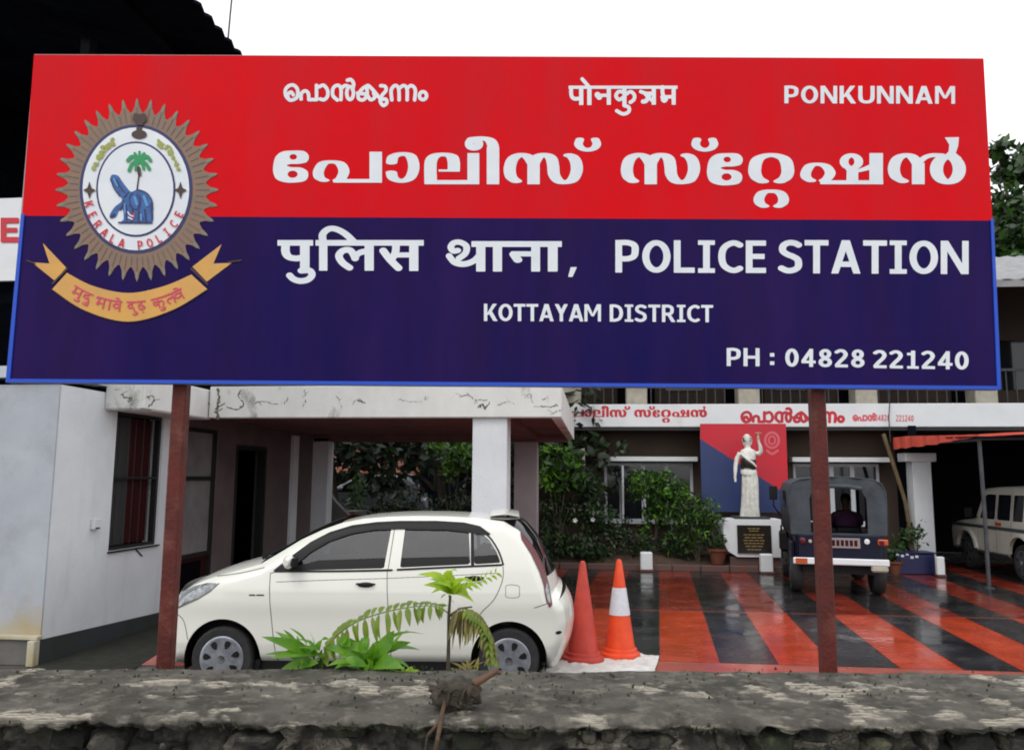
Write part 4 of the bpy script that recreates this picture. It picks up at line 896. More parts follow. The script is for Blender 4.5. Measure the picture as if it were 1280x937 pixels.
def window(x0, x1, muls, leaf_open):
    b = MB()
    for a in ((x0, x0+.07, .9, 2.33), (x1-.07, x1, .9, 2.33), (x0+.07, x1-.07, .9, .97), (x0+.07, x1-.07, 2.26, 2.33)): b.box(a[0], FY+.05, a[2], a[1], FY+.13, a[3])
    w = b.build('window', 'win_white', ms)
    for i, x in enumerate(muls): bx('mullion', 'win_white', w, x-.05, FY+.04, .97, x+.05, FY+.12, 2.26)
    xs2 = [x0+.02]+list(muls)+[x1-.02]
    for a, c in zip(xs2[:-1], xs2[1:]):
        bx('pane', 'glass', w, a+.05, FY+.08, .97, c-.05, FY+.09, 2.26)
        for k in range(1, 6): z_ = .97+k*.215; bx('grille_bar', 'black_trim', w, a+.05, FY+.135, z_-.008, c-.05, FY+.15, z_+.008)
    bx('sill', 'win_white', w, x0-.05, FY-.1, .86, x1+.05, FY+.04, .90)
    return w
wa = window(.2, 2.35, (.62, 1.16, 1.72), True); window(4.72, 6.72, (5.2, 5.62, 6.1), False)
b = MB(); b.prism([(.58, FY-.01, 1.0), (.66, FY-.01, 1.0), (.66, FY-.45, 1.0), (.62, FY-.45, 1.0)], (0, 0, 1.25)); b.build('open_shutter', 'win_white', wa)
# upper floor veranda
cp_ = [-.6, .99, 3.64, 6.33, 9.0, 11.7]
for x in cp_:
    c_o = bx('veranda_column', 'beige', ms, x-.16, 19.6, 3.74, x+.16, 19.92, 6.7); bx('column_base', 'beige', c_o, x-.25, 19.45, 3.702, x+.25, 19.98, 4.16, c=.02)
for x0, x1 in zip(cp_[:-1], cp_[1:]):
    b = MB(); b.box(x0+.26, 19.7, 4.5, x1-.26, 19.76, 4.56); r_ = b.build('railing', 'steel_grey', ms); n_ = int((x1-x0-.6)/.22)
    for k in range(n_):
        xx = x0+.36+k*.22; bx('railing_bar', 'steel_grey', r_, xx-.012, 19.715, 3.72, xx+.012, 19.742, 4.5)
bx('upper_wall', 'brown_wall', ms, -1.7, 22, 3.45, 14, 22.2, 7.72)
for k in range(4): 
    x = .6+k*2.9; d_ = bx('door', 'dark', ms, x, 21.95, 3.46, x+1.0, 21.998, 5.7); bx('window', 'glass', ms, x+1.3, 21.96, 4.3, x+2.3, 21.997, 5.6)
for (x, w_, h_, m_) in ((2.1, .5, .28, 'beige'), (5.0, .6, .22, 'frame_red'), (7.4, .6, .3, 'beige'), (9.55, .3, .5, 'leaf_dry'), (8.2, .4, .25, 'beige'), (1.7, .3, .2, 'board_pale')):
    pass
b = MB(); rr = []
for lay in (0, .03):
    rr.append([[(-2.4+16.8*j/170, y_, z_+.02*math.sin(j*1.7)+lay) for j in range(171)] for (y_, z_) in ((18.2, 6.32), (22.6, 8.0))])
for q_ in rr: b.rings(q_, False, False)
b.rings([rr[0][0], rr[1][0]], False, False); rfm = b.build('roof', 'tin', ms); bx('eave_board', 'tin', rfm, -2.4, 18.16, 6.16, 14.4, 18.2, 6.30)
# fascia lettering
def fs_map(u, v): p = P(u, v, 19.195); return (p.x, 19.1955, p.z)
k_ = (884-731)/(1208-482)
t1 = aff(BIG1+BIG2, 731-482*k_, 507-170*k_*1.08, k_, k_*1.08)
t1 = [(p[0], p[1], p[2]*1.12, p[3]*1.7) if p[0] == 'c' else p for p in t1]
ink(t1, .33, fs_map, 'lettering', 'board_red', fa, 'red Malayalam words on the white fascia')
ink(aff(small_ml(18), 926-355*.72, 510-100*.66, .72, .66), .33, fs_map, 'lettering', 'board_red', fa, 'red Malayalam place name on the white fascia')
ink(aff(thin(small_ml(22)[:8], 1), 1066-355*.32, 516.5-100*.34, .32, .34)+latin('04828', 1094, 1112, 526, 526, 8, .14)+latin('221240', 1120, 1142, 526.3, 526.6, 8, .12), .3, fs_map, 'lettering', 'board_pale', fa, 'small pink telephone number on the white fascia')
tag(MB().tube([P(1112, 486, 19.1), P(1112, 506, 19.1), P(1111, 522, 19.12), P(1113, 552, 19.1)], .012, 6).build('drop_wire', 'plinth', None, loc=P(1113, 552, 19.1)), 'dark wire hanging down across the right part of the white fascia', 'wire')
# banner board behind the statue
bd = thing('banner_board', 'red and navy diagonal banner board hanging behind the white statue', 'board', (3.4, 19.0, 1.35))
x0, x1 = 2.42, 4.36; q2 = lambda u, v: (P(u, v, 18.995).x, 18.995, P(u, v, 18.995).z)
bx('backing', 'steel_grey', bd, x0, 19.0, 1.2, x1, 19.03, 3.22)
b = MB(); b.prism([(x0, 18.992, 3.22), (x1, 18.992, 3.22), q2(985.5, 619), q2(875, 548)], (0, .006, 0)); b.build('red_field', 'board_red', bd)
A_, B_ = q2(875, 548), q2(985.5, 619)
b = MB(); b.prism([(A_[0], 18.990, A_[2]), (B_[0], 18.990, B_[2]), (x1, 18.990, 1.2), (x0, 18.990, 1.2)], (0, .008, 0)); b.build('navy_field', 'board_navy', bd)
ink([El(965, 550, 8.5, 9.5, 1.6), El(965, 550, 4, 5, 1.2), C([(959, 563), (965, 567), (972, 563)], 1.6)], .4, lambda u, v: (P(u, v, 18.985).x, 18.986, P(u, v, 18.985).z), 'round_emblem', 'board_pale', bd)

# ================================================================== FLOWER BED, BOLLARDS, POTS
b = MB(); vs = []; nx, ny = 50, 14
for j in range(ny+1):
    for i in range(nx+1):
        x = -3.2+7.2*i/nx; y = 17.76+2.2*j/ny; vs.append((x, y, .06+.18*min(1, j/6)+.04*fbm(x*1.5, y*1.5)+(.10*math.exp(-((x-1.2)/.5)**2-((y-18.3)/.4)**2))))
b.add(vs, [(j*(nx+1)+i, j*(nx+1)+i+1, (j+1)*(nx+1)+i+1, (j+1)*(nx+1)+i) for j in range(ny) for i in range(nx)])
o = b.build('flower_bed', 'soil', None, True); o['kind'] = 'structure'
for k in range(12): bx('kerb_stone', 'kerb', o, -3.2+k*.6, 17.66, -.003, -3.2+k*.6+.585, 17.755, .13, c=.01)
def bollard(u, label, w_=1):
    g_ = P(u, 705, 17.55); t = thing('bollard', label, 'bollard', (g_.x, 17.55, 0), 'low white concrete bollards at the back of the yard', local=True)
    b = MB(); b.box(-.125*w_, -.1*w_, 0, .125*w_, .1*w_, .40, .02); b.build('block', 'fascia', t); b = MB(); b.box(-.15*w_, -.12*w_, 0, .15*w_, .12*w_, .05, .01); b.build('base', 'kerb', t); return t
bollard(808, 'low white bollard standing alone behind the striped cone'); bollard(958, 'low white bollard under the right side of the statue pedestal'); bollard(1175, 'narrow low white bollard at the foot of the white shed column', .62)

# ================================================================== STATUE
SX, SY = 3.36, 18.3
pd = thing('statue_pedestal', 'white pedestal with black inscribed plaque under the statue', 'pedestal', (SX, SY, .2))
b = MB(); pr_ = []
for k in range(9): a = math.pi/2*k/8; pr_.append((2.86-.0-.16*math.sin(a), SY-.42, 1.09-.16+.16*math.cos(a)) if False else (2.72+.16*(1-math.cos(math.pi/2*k/8)), SY-.42, .93+.16*math.sin(math.pi/2*k/8)))
b.prism(pr_+[(3.97, SY-.42, 1.09), (3.97, SY-.42, .3), (3.0, SY-.42, .3), (2.8, SY-.42, .42), (2.72, SY-.42, .6)], (0, .8, 0)); pdb = b.build('block', 'fascia', pd)
bx('base', 'kerb', pd, 2.85, SY-.36, .1, 3.95, SY+.35, .3); bx('top_slab', 'plinth', pd, 3.0, SY-.35, 1.092, 3.72, SY+.35, 1.14)
plq = bx('plaque', 'plaque', pd, 3.0, SY-.45, .38, 3.71, SY-.422, .97)
for k, (wd, z_) in enumerate(((.26, .90), (.20, .85), (.44, .77), (.40, .71), (.46, .65), (.42, .59), (.38, .53), (.3, .46))):
    n_ = 3+k % 3; xx = 3.355-wd/2
    b = MB()
    for j in range(n_): w_ = wd/n_; b.box(xx+j*w_, SY-.4535, z_-.011, xx+(j+.82)*w_, SY-.4505, z_+.011)
    o = b.build('inscription_line', 'gold_letters', plq); o['kind'] = 'stuff'
stt = thing('statue', 'white draped statue of a woman with raised arm on the pedestal', 'statue', (SX, SY, 1.14), local=True)
b = MB()
prof = [(0, .24, .17), (.03, .235, .17), (.2, .215, .155), (.45, .20, .15), (.7, .195, .15), (.85, .19, .15), (.98, .165, .13), (1.05, .145, .115), (1.12, .15, .12), (1.22, .17, .13), (1.32, .19, .125), (1.40, .20, .11), (1.45, .15, .09), (1.48, .075, .065), (1.53, .055, .06), (1.57, .06, .065), (1.62, .078, .09), (1.68, .085, .10), (1.74, .078, .095), (1.79, .05, .06), (1.805, .015, .02)]
rings = []
for z, rx, ry in prof:
    rg = []
    for k in range(40):
        a = 2*math.pi*k/40; fold = (1+.10*math.sin(a*9+z*1.2)+.06*math.sin(a*16+z*3)) if z < 1.0 else (1+.02*math.sin(a*7+z*12) if z < 1.4 else 1)
        face = 1+(.12*math.exp(-((a-1.5*math.pi)/.22)**2) if 1.62 < z < 1.69 else 0)
        cx = .0+.02*math.sin(z*2.2)
        rx_s = rx*(.84 if z < 1.45 else 1); rg.append((cx+rx_s*fold*math.cos(a), ry*.9*fold*math.sin(a)*face, z))
    rings.append(rg)
b.rings(rings)
b.tube([(.17, 0, 1.38), (.23, -.03, 1.37), (.27, -.06, 1.42), (.255, -.08, 1.52), (.225, -.09, 1.62), (.21, -.09, 1.68)], [.05, .055, .047, .038, .026, .03], 10)
b.tube([(-.17, 0, 1.39), (-.24, 0, 1.26), (-.28, -.03, 1.12), (-.30, -.08, .98), (-.31, -.1, .88), (-.315, -.1, .82)], [.05, .055, .047, .04, .028, .025], 10)
for k in range(4): b.tube([(-.325+.011*k, -.11, .82), (-.33+.012*k, -.115, .75-.008*(k % 2))], [.0075, .005], 5); b.tube([(.195+.010*k, -.10, 1.69), (.193+.011*k, -.108, 1.75+.01*(k % 2))], [.0075, .005], 5)
for k in range(9): a = -.35-k*.29; b.tube([(.135*math.cos(a), .12*math.sin(a), 1.0), (.165*math.cos(a+.05), .135*math.sin(a+.05), .6), (.185*math.cos(a), .15*math.sin(a), .05)], [.006, .010, .014], 6)
b.tube([(-.17, -.07, 1.36), (-.05, -.135, 1.25), (.08, -.14, 1.15), (.15, -.1, 1.08)], [.02, .028, .028, .02], 8)
b.tube([(-.065, .03, 1.74), (-.075, .05, 1.66), (-.07, .03, 1.56)], [.03, .035, .02], 8); b.tube([(.065, .03, 1.74), (.075, .05, 1.66), (.07, .03, 1.56)], [.03, .035, .02], 8)
b.build('body', 'statue', stt, True)
b = MB(); b.rings([[(cx_+.092*math.cos(a), .015+.10*math.sin(a), z) for a in [2*math.pi*k/20 for k in range(20)]] for z, cx_ in ((1.64, -.01), (1.72, -.01))]); b.build('blindfold_face_shade', 'plinth', stt, True)  # blindfold band, its dark colour stands in for shadow on the face
b = MB()
b.rings([[((r_)*math.cos(a)+.0, (r_*.8)*math.sin(a)-.01, z+.025*math.sin(a*2)) for a in [2*math.pi*k/24 for k in range(24)]] for z, r_ in ((1.04, .15), (1.10, .168), (1.18, .172), (1.25, .16))]); b.build('dark_sash', 'plaque', stt, True)
b = MB(); b.rings([[((r_)*math.cos(a), (r_*.8)*math.sin(a)-.012, z+.03*math.sin(a)) for a in [2*math.pi*k/24 for k in range(24)]] for z, r_ in ((.92, .165), (.97, .178), (1.02, .16))]); b.build('sash_fold', 'statue', stt, True)
b = MB(); b.tube([(.205, -.115, 1.66), (.215, -.115, 1.84)], .014, 8); b.tube([(.15, -.115, 1.82), (.215, -.115, 1.835), (.28, -.115, 1.82)], .010, 6)
b.build('scale_beam', 'ledge', stt)

# ================================================================== FOLIAGE
def foliage(name, m, parent, blobs, size, seed=1, up_=.5, dens=1.0, stuff=True, asp=2.2):
    g_ = np.random.default_rng(seed); Cc = []; 
    for (x, y, z, rx, ry, rz2, n_) in blobs:
        n_ = int(n_*dens); d = g_.normal(size=(n_, 3)); d /= np.linalg.norm(d, axis=1)[:, None]; r_ = g_.random(n_)**.45
        q_ = d*r_[:, None]*np.array([rx, ry, rz2]); 
        q_ *= (1+.28*np.sin(d[:, [0]]*5+seed)+.2*np.sin(d[:, [2]]*7+x))
        Cc.append(q_+np.array([x, y, z]))
    Cc = np.concatenate(Cc); N = len(Cc); a = g_.normal(size=(N, 3)); a[:, 2] -= .35; a /= np.linalg.norm(a, axis=1)[:, None]
    nn = g_.normal(size=(N, 3)); nn[:, 2] += up_*2; nn[:, 1] -= up_; s_ = np.cross(a, nn); s_ /= np.linalg.norm(s_, axis=1)[:, None]+1e-9; nn = np.cross(s_, a)
    Ls = size*(.6+.8*g_.random(N))[:, None]; W_2 = Ls/asp
    base = np.array(parent['_base']) if parent else np.zeros(3)
    p0 = Cc-a*Ls*.5; p2 = Cc+a*Ls*.5; mid = Cc-nn*W_2*.15; p1 = Cc-a*Ls*.08+s_*W_2*.5; p3 = Cc-a*Ls*.08-s_*W_2*.5
    V_ = np.stack([p0, p1, p2, p3, mid], 1).reshape(-1, 3)-base
    i0 = np.arange(N)*5; Fq = np.concatenate([np.stack([i0, i0+1, i0+4], 1), np.stack([i0+1, i0+2, i0+4], 1), np.stack([i0+2, i0+3, i0+4], 1), np.stack([i0+3, i0, i0+4], 1)])
    me = bpy.data.meshes.new(name); me.vertices.add(len(V_)); me.vertices.foreach_set('co', V_.ravel()); me.loops.add(len(Fq)*3); me.loops.foreach_set('vertex_index', Fq.ravel().astype(np.int32))
    me.polygons.add(len(Fq)); me.polygons.foreach_set('loop_start', (np.arange(len(Fq))*3).astype(np.int32)); me.update(calc_edges=True); me.validate()
    ms_ = m if isinstance(m, (list, tuple)) else [m]
    for q_ in ms_: me.materials.append(M[q_])
    if len(ms_) > 1: me.polygons.foreach_set('material_index', np.tile(g_.integers(0, len(ms_), N), 4).astype(np.int32))
    o = bpy.data.objects.new(name, me); COL.objects.link(o)
    if parent: o.parent = parent
    if stuff: o['kind'] = 'stuff'
    return o
def bl(u, v, Y, ru, rv, n_, ry=.5): p = P(u, v, Y); k = Y/1000; return (p.x, p.y, p.z, ru*k, ry, rv*k, n_)
def shrub(label, u, Y, blobs, size, m, seed, zb=.2, stems=4, name='shrub', cat_='shrub', asp=2.2):
    p = P(u, 650, Y); t = thing(name, label, cat_, (p.x, Y, zb)); rr_ = random.Random(seed); b = MB()
    bb = [bl(*q_) for q_ in blobs]
    for q_ in bb[:7]:
        b.tube([(p.x+rr_.uniform(-.04, .04), Y, zb-.05), ((p.x*2+q_[0])/3+rr_.uniform(-.05, .05), Y, zb+(q_[2]-zb)*.45), (q_[0], q_[1], q_[2])], [.022, .016, .006], 6)
    b.build('stem', 'bark', t, True, stuff=False); foliage('leaves', m, t, bb, size, seed, asp=asp); return t
shrub('tall shrub with large bright leaves just right of the porch pillar', 697, 18.4, [(690,565,18.4,20,14,130), (712,572,18.3,16,16,110), (700,600,18.4,24,20,240), (684,590,18.2,12,22,110), (725,600,18.6,12,18,80)], .22, ['leaf_mid', 'leaf_bright', 'leaf_dark'], 21)
shrub('dark bushy shrub left of the open window behind the cones', 720, 18.7, [(700,640,18.6,32,26,900), (735,610,18.8,18,26,600), (745,650,18.7,20,30,700), (700,680,18.3,34,20,800), (740,690,18.3,26,16,500)], .12, ['leaf_dark', 'leaf_shade', 'leaf_shade', 'leaf_dark', 'leaf_mid'], 22)
shrub('bright green rounded shrub in front of the office window', 818, 18.9, [(815,600,18.9,30,12,650), (835,618,18.8,26,16,600), (800,612,18.9,16,14,260), (826,640,18.9,26,18,600), (806,672,18.9,10,22,120)], .12, ['leaf_mid', 'leaf_bright', 'leaf_mid', 'leaf_dark'], 23)
shrub('broad drooping green shrub left of the statue pedestal', 872, 18.2, [(865,630,18.3,24,12,480), (850,645,18.4,20,14,400), (880,645,18.2,22,16,500), (870,665,18.2,28,20,600), (850,678,18.4,20,18,350)], .14, ['leaf_mid', 'leaf_dark', 'leaf_dark', 'leaf_shade', 'leaf_bright'], 24, asp=4)
shrub('small dark shrub low in the bed behind the white bollard', 785, 18.5, [(775,668,18.5,24,18,300), (800,684,18.4,20,14,200), (835,684,18.6,30,16,350)], .11, ['leaf_dark', 'leaf_shade'], 25)
shrub('low dark plant beside the blue box by the shed column', 1140, 18.3, [(1135,670,18.3,16,12,160), (1122,680,18.3,10,8,80), (1148,664,18.3,8,12,60)], .10, ['leaf_dark', 'leaf_mid'], 26, zb=.0)
for (u, v, Y, nm) in ((719, 650, 18.2, 'single white flower on the dark shrub behind the red cone'), (741, 649, 18.4, 'pale yellow flower on the dark shrub right of the cones')):
    p = P(u, v, Y); b = MB()
    for k in range(5): a = k*1.2566; leaf(b, p, p+Vector((.06*math.cos(a), -.02, .06*math.sin(a))), .05, .1, .1, 4, (0, -1, 0))
    tag(b.build('flower', 'flower', None, loc=p), nm, 'flower')
def pot(u, v, Y, r_, h_, label, zb):
    p = P(u, v, Y); t = thing('flower_pot', label, 'flower pot', (p.x, Y, zb), local=True); b = MB(); b.lathe((0, 0, 0), [(r_*.65, 0), (r_*.95, h_*.85), (r_*1.08, h_*.86), (r_*1.08, h_), (r_*.9, h_), (r_*.85, h_*.8), (.01, h_*.8)], 20); b.build('pot', 'terracotta', t, True)
    foliage('leaves', ['leaf_dark', 'leaf_mid'], t, [(0, 0, h_+.14, .22, .2, .2, 90)], .12, int(u)); return t
pot(897, 690, 17.95, .2, .32, 'terracotta pot with dark leaves left of the pedestal', .14); pot(1118, 690, 17.9, .16, .26, 'small terracotta pot between the jeep and the blue box', 0)
# lamp on a pale post behind the tall shrub
lt = thing('garden_lamp', 'white shaded lamp on a pale post among the leaves right of the porch', 'lamp', (P(729, 600, 19.0).x, 19.0, .2)); p = P(729, 560, 19.0)
b = MB(); b.tube([(p.x, 19, .2), (p.x+.02, 19, 1.6), (p.x, 19, p.z)], [.045, .04, .035], 8); b.build('post', 'beige', lt, True)
b = MB(); pa, pb_ = P(684, 566, 19.0), P(708, 570, 19.0); b.tube([(p.x, 19, p.z-.02), (pb_.x, 18.98, pb_.z+.06)], .015, 6); b.build('arm', 'beige', lt)
b = MB(); b.tube([pa, (pa+pb_)/2+Vector((0, 0, .03)), pb_], [.05, .10, .05], 12, flat=.5); b.build('shade', 'fascia', lt, True)

# ================================================================== SHED ON THE RIGHT
sd_ = thing('vehicle_shed', 'open vehicle shed with red tarpaulin edge and white column at right', 'shed', (7.2, 18.8, 0))
b = MB(); b.box(7.02, 18.8, 0, 7.42, 19.18, 2.36, .01); col_ = b.build('column', 'wall_white', sd_)
bx('column_head', 'wall_white', sd_, 6.86, 18.74, 2.36, 7.52, 19.22, 2.55, c=.01)
bx('back_wall', 'dark', sd_, 6.9, 23.5, 0, 15, 23.7, 3.2); bx('side_wall', 'roof_dark', sd_, 7.12, 19.2, 0, 7.3, 23.5, 3.19)
b = MB(); b.prism([(6.75, 19.1, 2.86), (15, 19.1, 2.98), (15, 15.6, 2.80), (7.05, 15.6, 2.74)], (0, 0, .02)); b.build('roof_sheet', 'roof_dark', sd_)
b = MB()
eg = [((6.69, 18.9, 2.90), .26), ((6.76, 18.2, 2.90), .25), ((6.88, 17.3, 2.86), .19), ((7.0, 16.5, 2.83), .11), ((7.08, 15.7, 2.80), .05), ((7.6, 15.58, 2.83), .045), ((8.6, 15.57, 2.87), .05), ((10, 15.57, 2.90), .1), ((14, 15.57, 2.95), .1)]
for k in range(len(eg)-1):
    (a, ha), (c, hc) = eg[k], eg[k+1]; 
    for j in range(5):
        t0, t1_ = j/5, (j+1)/5; f_ = lambda t, dz: tuple(Vector(a)*(1-t)+Vector(c)*t+Vector((-.02*math.sin((k*5+t*5)*2.2), 0, -dz*(ha*(1-t)+hc*t)*(1+.06*math.sin((k*5+t*5)*1.9)))))
        b.add([f_(t0, 0), f_(t1_, 0), f_(t1_, 1), f_(t0, 1)], [(0, 1, 2, 3)])
tp = b.build('tarpaulin_edge', 'tarp_red', sd_); md = tp.modifiers.new('t', 'SOLIDIFY'); md.thickness = .012
b = MB(); b.tube([(7.12, 15.8, 0), (7.13, 15.8, 1.4), (7.12, 15.8, 2.76)], .035, 10); b.tube([(7.12, 15.8, 0), (7.12, 15.8, .02)], .09, 10); b.build('post', 'steel_grey', sd_, True)
b = MB(); b.tube([(6.8, 18.95, 2.74), (7.12, 15.75, 2.70)], .03, 8); b.tube([(7.1, 15.75, 2.72), (14, 15.75, 2.84)], .03, 8); b.build('roof_pipe', 'steel_grey', sd_)
b = MB(); b.tube([P(1104, 542, 19.1), P(1120, 590, 19.05), P(1132, 628, 19.0), (P(1142, 665, 18.95).x, 18.95, .02)], .045, 8)
tag(b.build('bamboo_pole', 'pale_pole', None, True, loc=P(1142, 665, 18.95)), 'brown bamboo pole leaning against the fascia beside the jeep', 'pole')
bb_ = thing('blue_box', 'navy blue box with faded white marks between the jeep and the shed column', 'box', (6.65, 18.0, 0))
bx('crate', 'blue_box', bb_, 6.22, 17.8, 0, 7.0, 18.3, .43, c=.02); bx('lid', 'blue_box', bb_, 6.20, 17.78, .431, 7.02, 18.32, .46, c=.008)
b = MB()
for (u, v) in ((1122, 692), (1128, 694), (1134, 692), (1140, 696), (1146, 695)): p = P(u, v, 17.795); b.box(p.x-.03, 17.793, p.z-.03, p.x+.03, 17.799, p.z+.02)
o = b.build('faded_marks', 'board_pale' if False else 'win_white', bb_); o['kind'] = 'stuff'

# ================================================================== FAR TREES AND HOUSE
def tree(name, label, base, blobs, m, size, seed, trunk_r=.3, group=None, asp=1.9):
    t = thing(name, label, 'tree', base, group); b = MB(); bz = Vector(base); top = Vector((sum(q_[0] for q_ in blobs)/len(blobs), base[1], sum(q_[2] for q_ in blobs)/len(blobs)))
    b.tube([bz, bz*.6+top*.4+Vector((.2, 0, 0)), top], [trunk_r, trunk_r*.7, trunk_r*.3], 9)
    for q_ in blobs: c = Vector(q_[:3]); b.tube([bz*.45+top*.55, (bz+top)*.2+c*.6, c], [trunk_r*.4, trunk_r*.25, .03], 6)
    b.build('trunk', 'bark', t, True); foliage('crown', m, t, blobs, size, seed, asp=asp); return t
tree('broadleaf_tree', 'tall dark tree rising behind the right end of the signboard', (17.5, 31, 0), [bl(1262,215,31,18,22,260,1.2), bl(1258,262,31,24,22,420,1.4), bl(1275,300,30.5,34,26,700,1.8), bl(1250,325,31,26,24,600,1.6), bl(1300,250,31,34,34,500,1.8), bl(1230,300,31.5,30,30,400,1.6), bl(1330,300,31,40,44,600,2), bl(1246,186,31,10,9,90,.8), bl(1200,330,31,40,30,500,1.8), bl(1290,190,31.5,20,16,120,1), bl(1262,345,30,34,26,900,1.6), bl(1285,325,29.5,30,30,800,1.6), bl(1255,305,30,26,20,500,1.4)], ['leaf_dark', 'leaf_dark', 'leaf_mid'], .42, 41, .35)
tree('broadleaf_tree', 'lighter green bush like tree low over the tin roof at right', (18, 27, 0), [bl(1262,336,27,26,9,300,1), bl(1290,330,27,30,12,300,1), bl(1235,338,27,24,8,200,1), (16.5,27,6,2.5,1.5,1.5,400), (18.5,27,5,2,1.5,2,300)], ['leaf_mid', 'leaf_bright', 'leaf_dark'], .3, 42, .22)
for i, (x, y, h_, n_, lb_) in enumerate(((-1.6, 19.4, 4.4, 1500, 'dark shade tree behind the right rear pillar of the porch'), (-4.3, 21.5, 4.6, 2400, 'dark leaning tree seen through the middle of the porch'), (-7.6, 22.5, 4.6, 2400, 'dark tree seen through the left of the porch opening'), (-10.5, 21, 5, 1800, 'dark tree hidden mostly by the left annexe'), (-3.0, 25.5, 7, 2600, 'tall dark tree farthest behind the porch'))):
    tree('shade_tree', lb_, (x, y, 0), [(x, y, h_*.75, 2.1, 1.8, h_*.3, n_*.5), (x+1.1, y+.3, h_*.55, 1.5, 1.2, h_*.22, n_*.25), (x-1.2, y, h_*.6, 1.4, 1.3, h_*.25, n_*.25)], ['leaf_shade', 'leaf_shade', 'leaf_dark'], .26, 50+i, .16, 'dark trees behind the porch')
shrub('hanging bright green leaves at the top right of the porch opening', 566, 17.2, [(548,560,17.2,16,10,70), (575,568,17.2,18,20,150), (560,585,17.2,12,16,60), (588,575,17.2,8,16,60)], .20, ['leaf_mid', 'leaf_bright', 'leaf_dark'], 61, zb=0, name='hanging_shrub', asp=2.6)
shrub('slim light green shrub standing left of centre in the porch opening', 446, 18.5, [(448,612,18.5,9,20,130), (442,630,18.5,12,12,90)], .13, ['leaf_mid', 'leaf_dark'], 62, zb=0)
shrub('low dark hedge plant behind the car roof', 520, 18.6, [(500,640,18.6,40,26,500), (560,640,18.6,40,24,500), (470,655,18.6,30,22,300), (600,660,18.4,40,26,500), (650,640,18.4,24,30,300)], .15, ['leaf_shade', 'leaf_dark'], 63, zb=0)
hs = thing('old_house', 'dark old house with a red tiled roof seen through the porch', 'house', (-6, 30, 0))
bx('wall', 'roof_dark', hs, -22, 30, 0, 1.5, 30.3, 4.6)
b = MB(); b.prism([(-10.5, 28.2, 2.05), (-6.2, 28.2, 2.05), (-6.6, 30.0, 3.2), (-10.1, 30.0, 3.2)], (0, 0, .06)); b.build('roof', 'terracotta', hs)
for x in (-8.6, -6.8): bx('porch_post', 'beige', hs, x, 28.4, 0, x+.2, 28.6, 2.04)
bx('window', 'dark', hs, -5, 29.97, 1, -4, 29.999, 2)
st_ = thing('sloping_parapet', 'pale sloping stair parapet at the left of the porch opening', 'parapet', (-5.5, 16.9, 0))
b = MB(); q_ = [P(400, 606, 16.9), P(408, 610, 16.9), P(418, 626, 16.9), P(444, 652, 16.9)]; b.prism([tuple(v_) for v_ in q_]+[(q_[3].x, 16.9, .4), (q_[0].x, 16.9, .4)], (0, .18, 0)); b.build('parapet', 'concrete', st_)
for k in range(5): bx('step', 'concrete', st_, -5.5+.3*k, 17.09, 0, -5.2+.3*k, 18, 1.2-.22*k)

def wire(label, a, c, sag, r_=.008):
    a, c = Vector(a), Vector(c); pts = [a*(1-t)+c*t-Vector((0, 0, sag*4*t*(1-t))) for t in np.linspace(0, 1, 16)]
    tag(MB().tube(pts, r_, 5).build('overhead_wire', 'frame_black', None, loc=a), label, 'wire')
wire('dark overhead wire crossing in front of the tree at the far right', (12.5, 18.3, 7.6), (30, 30, 13.5), .8, .02)

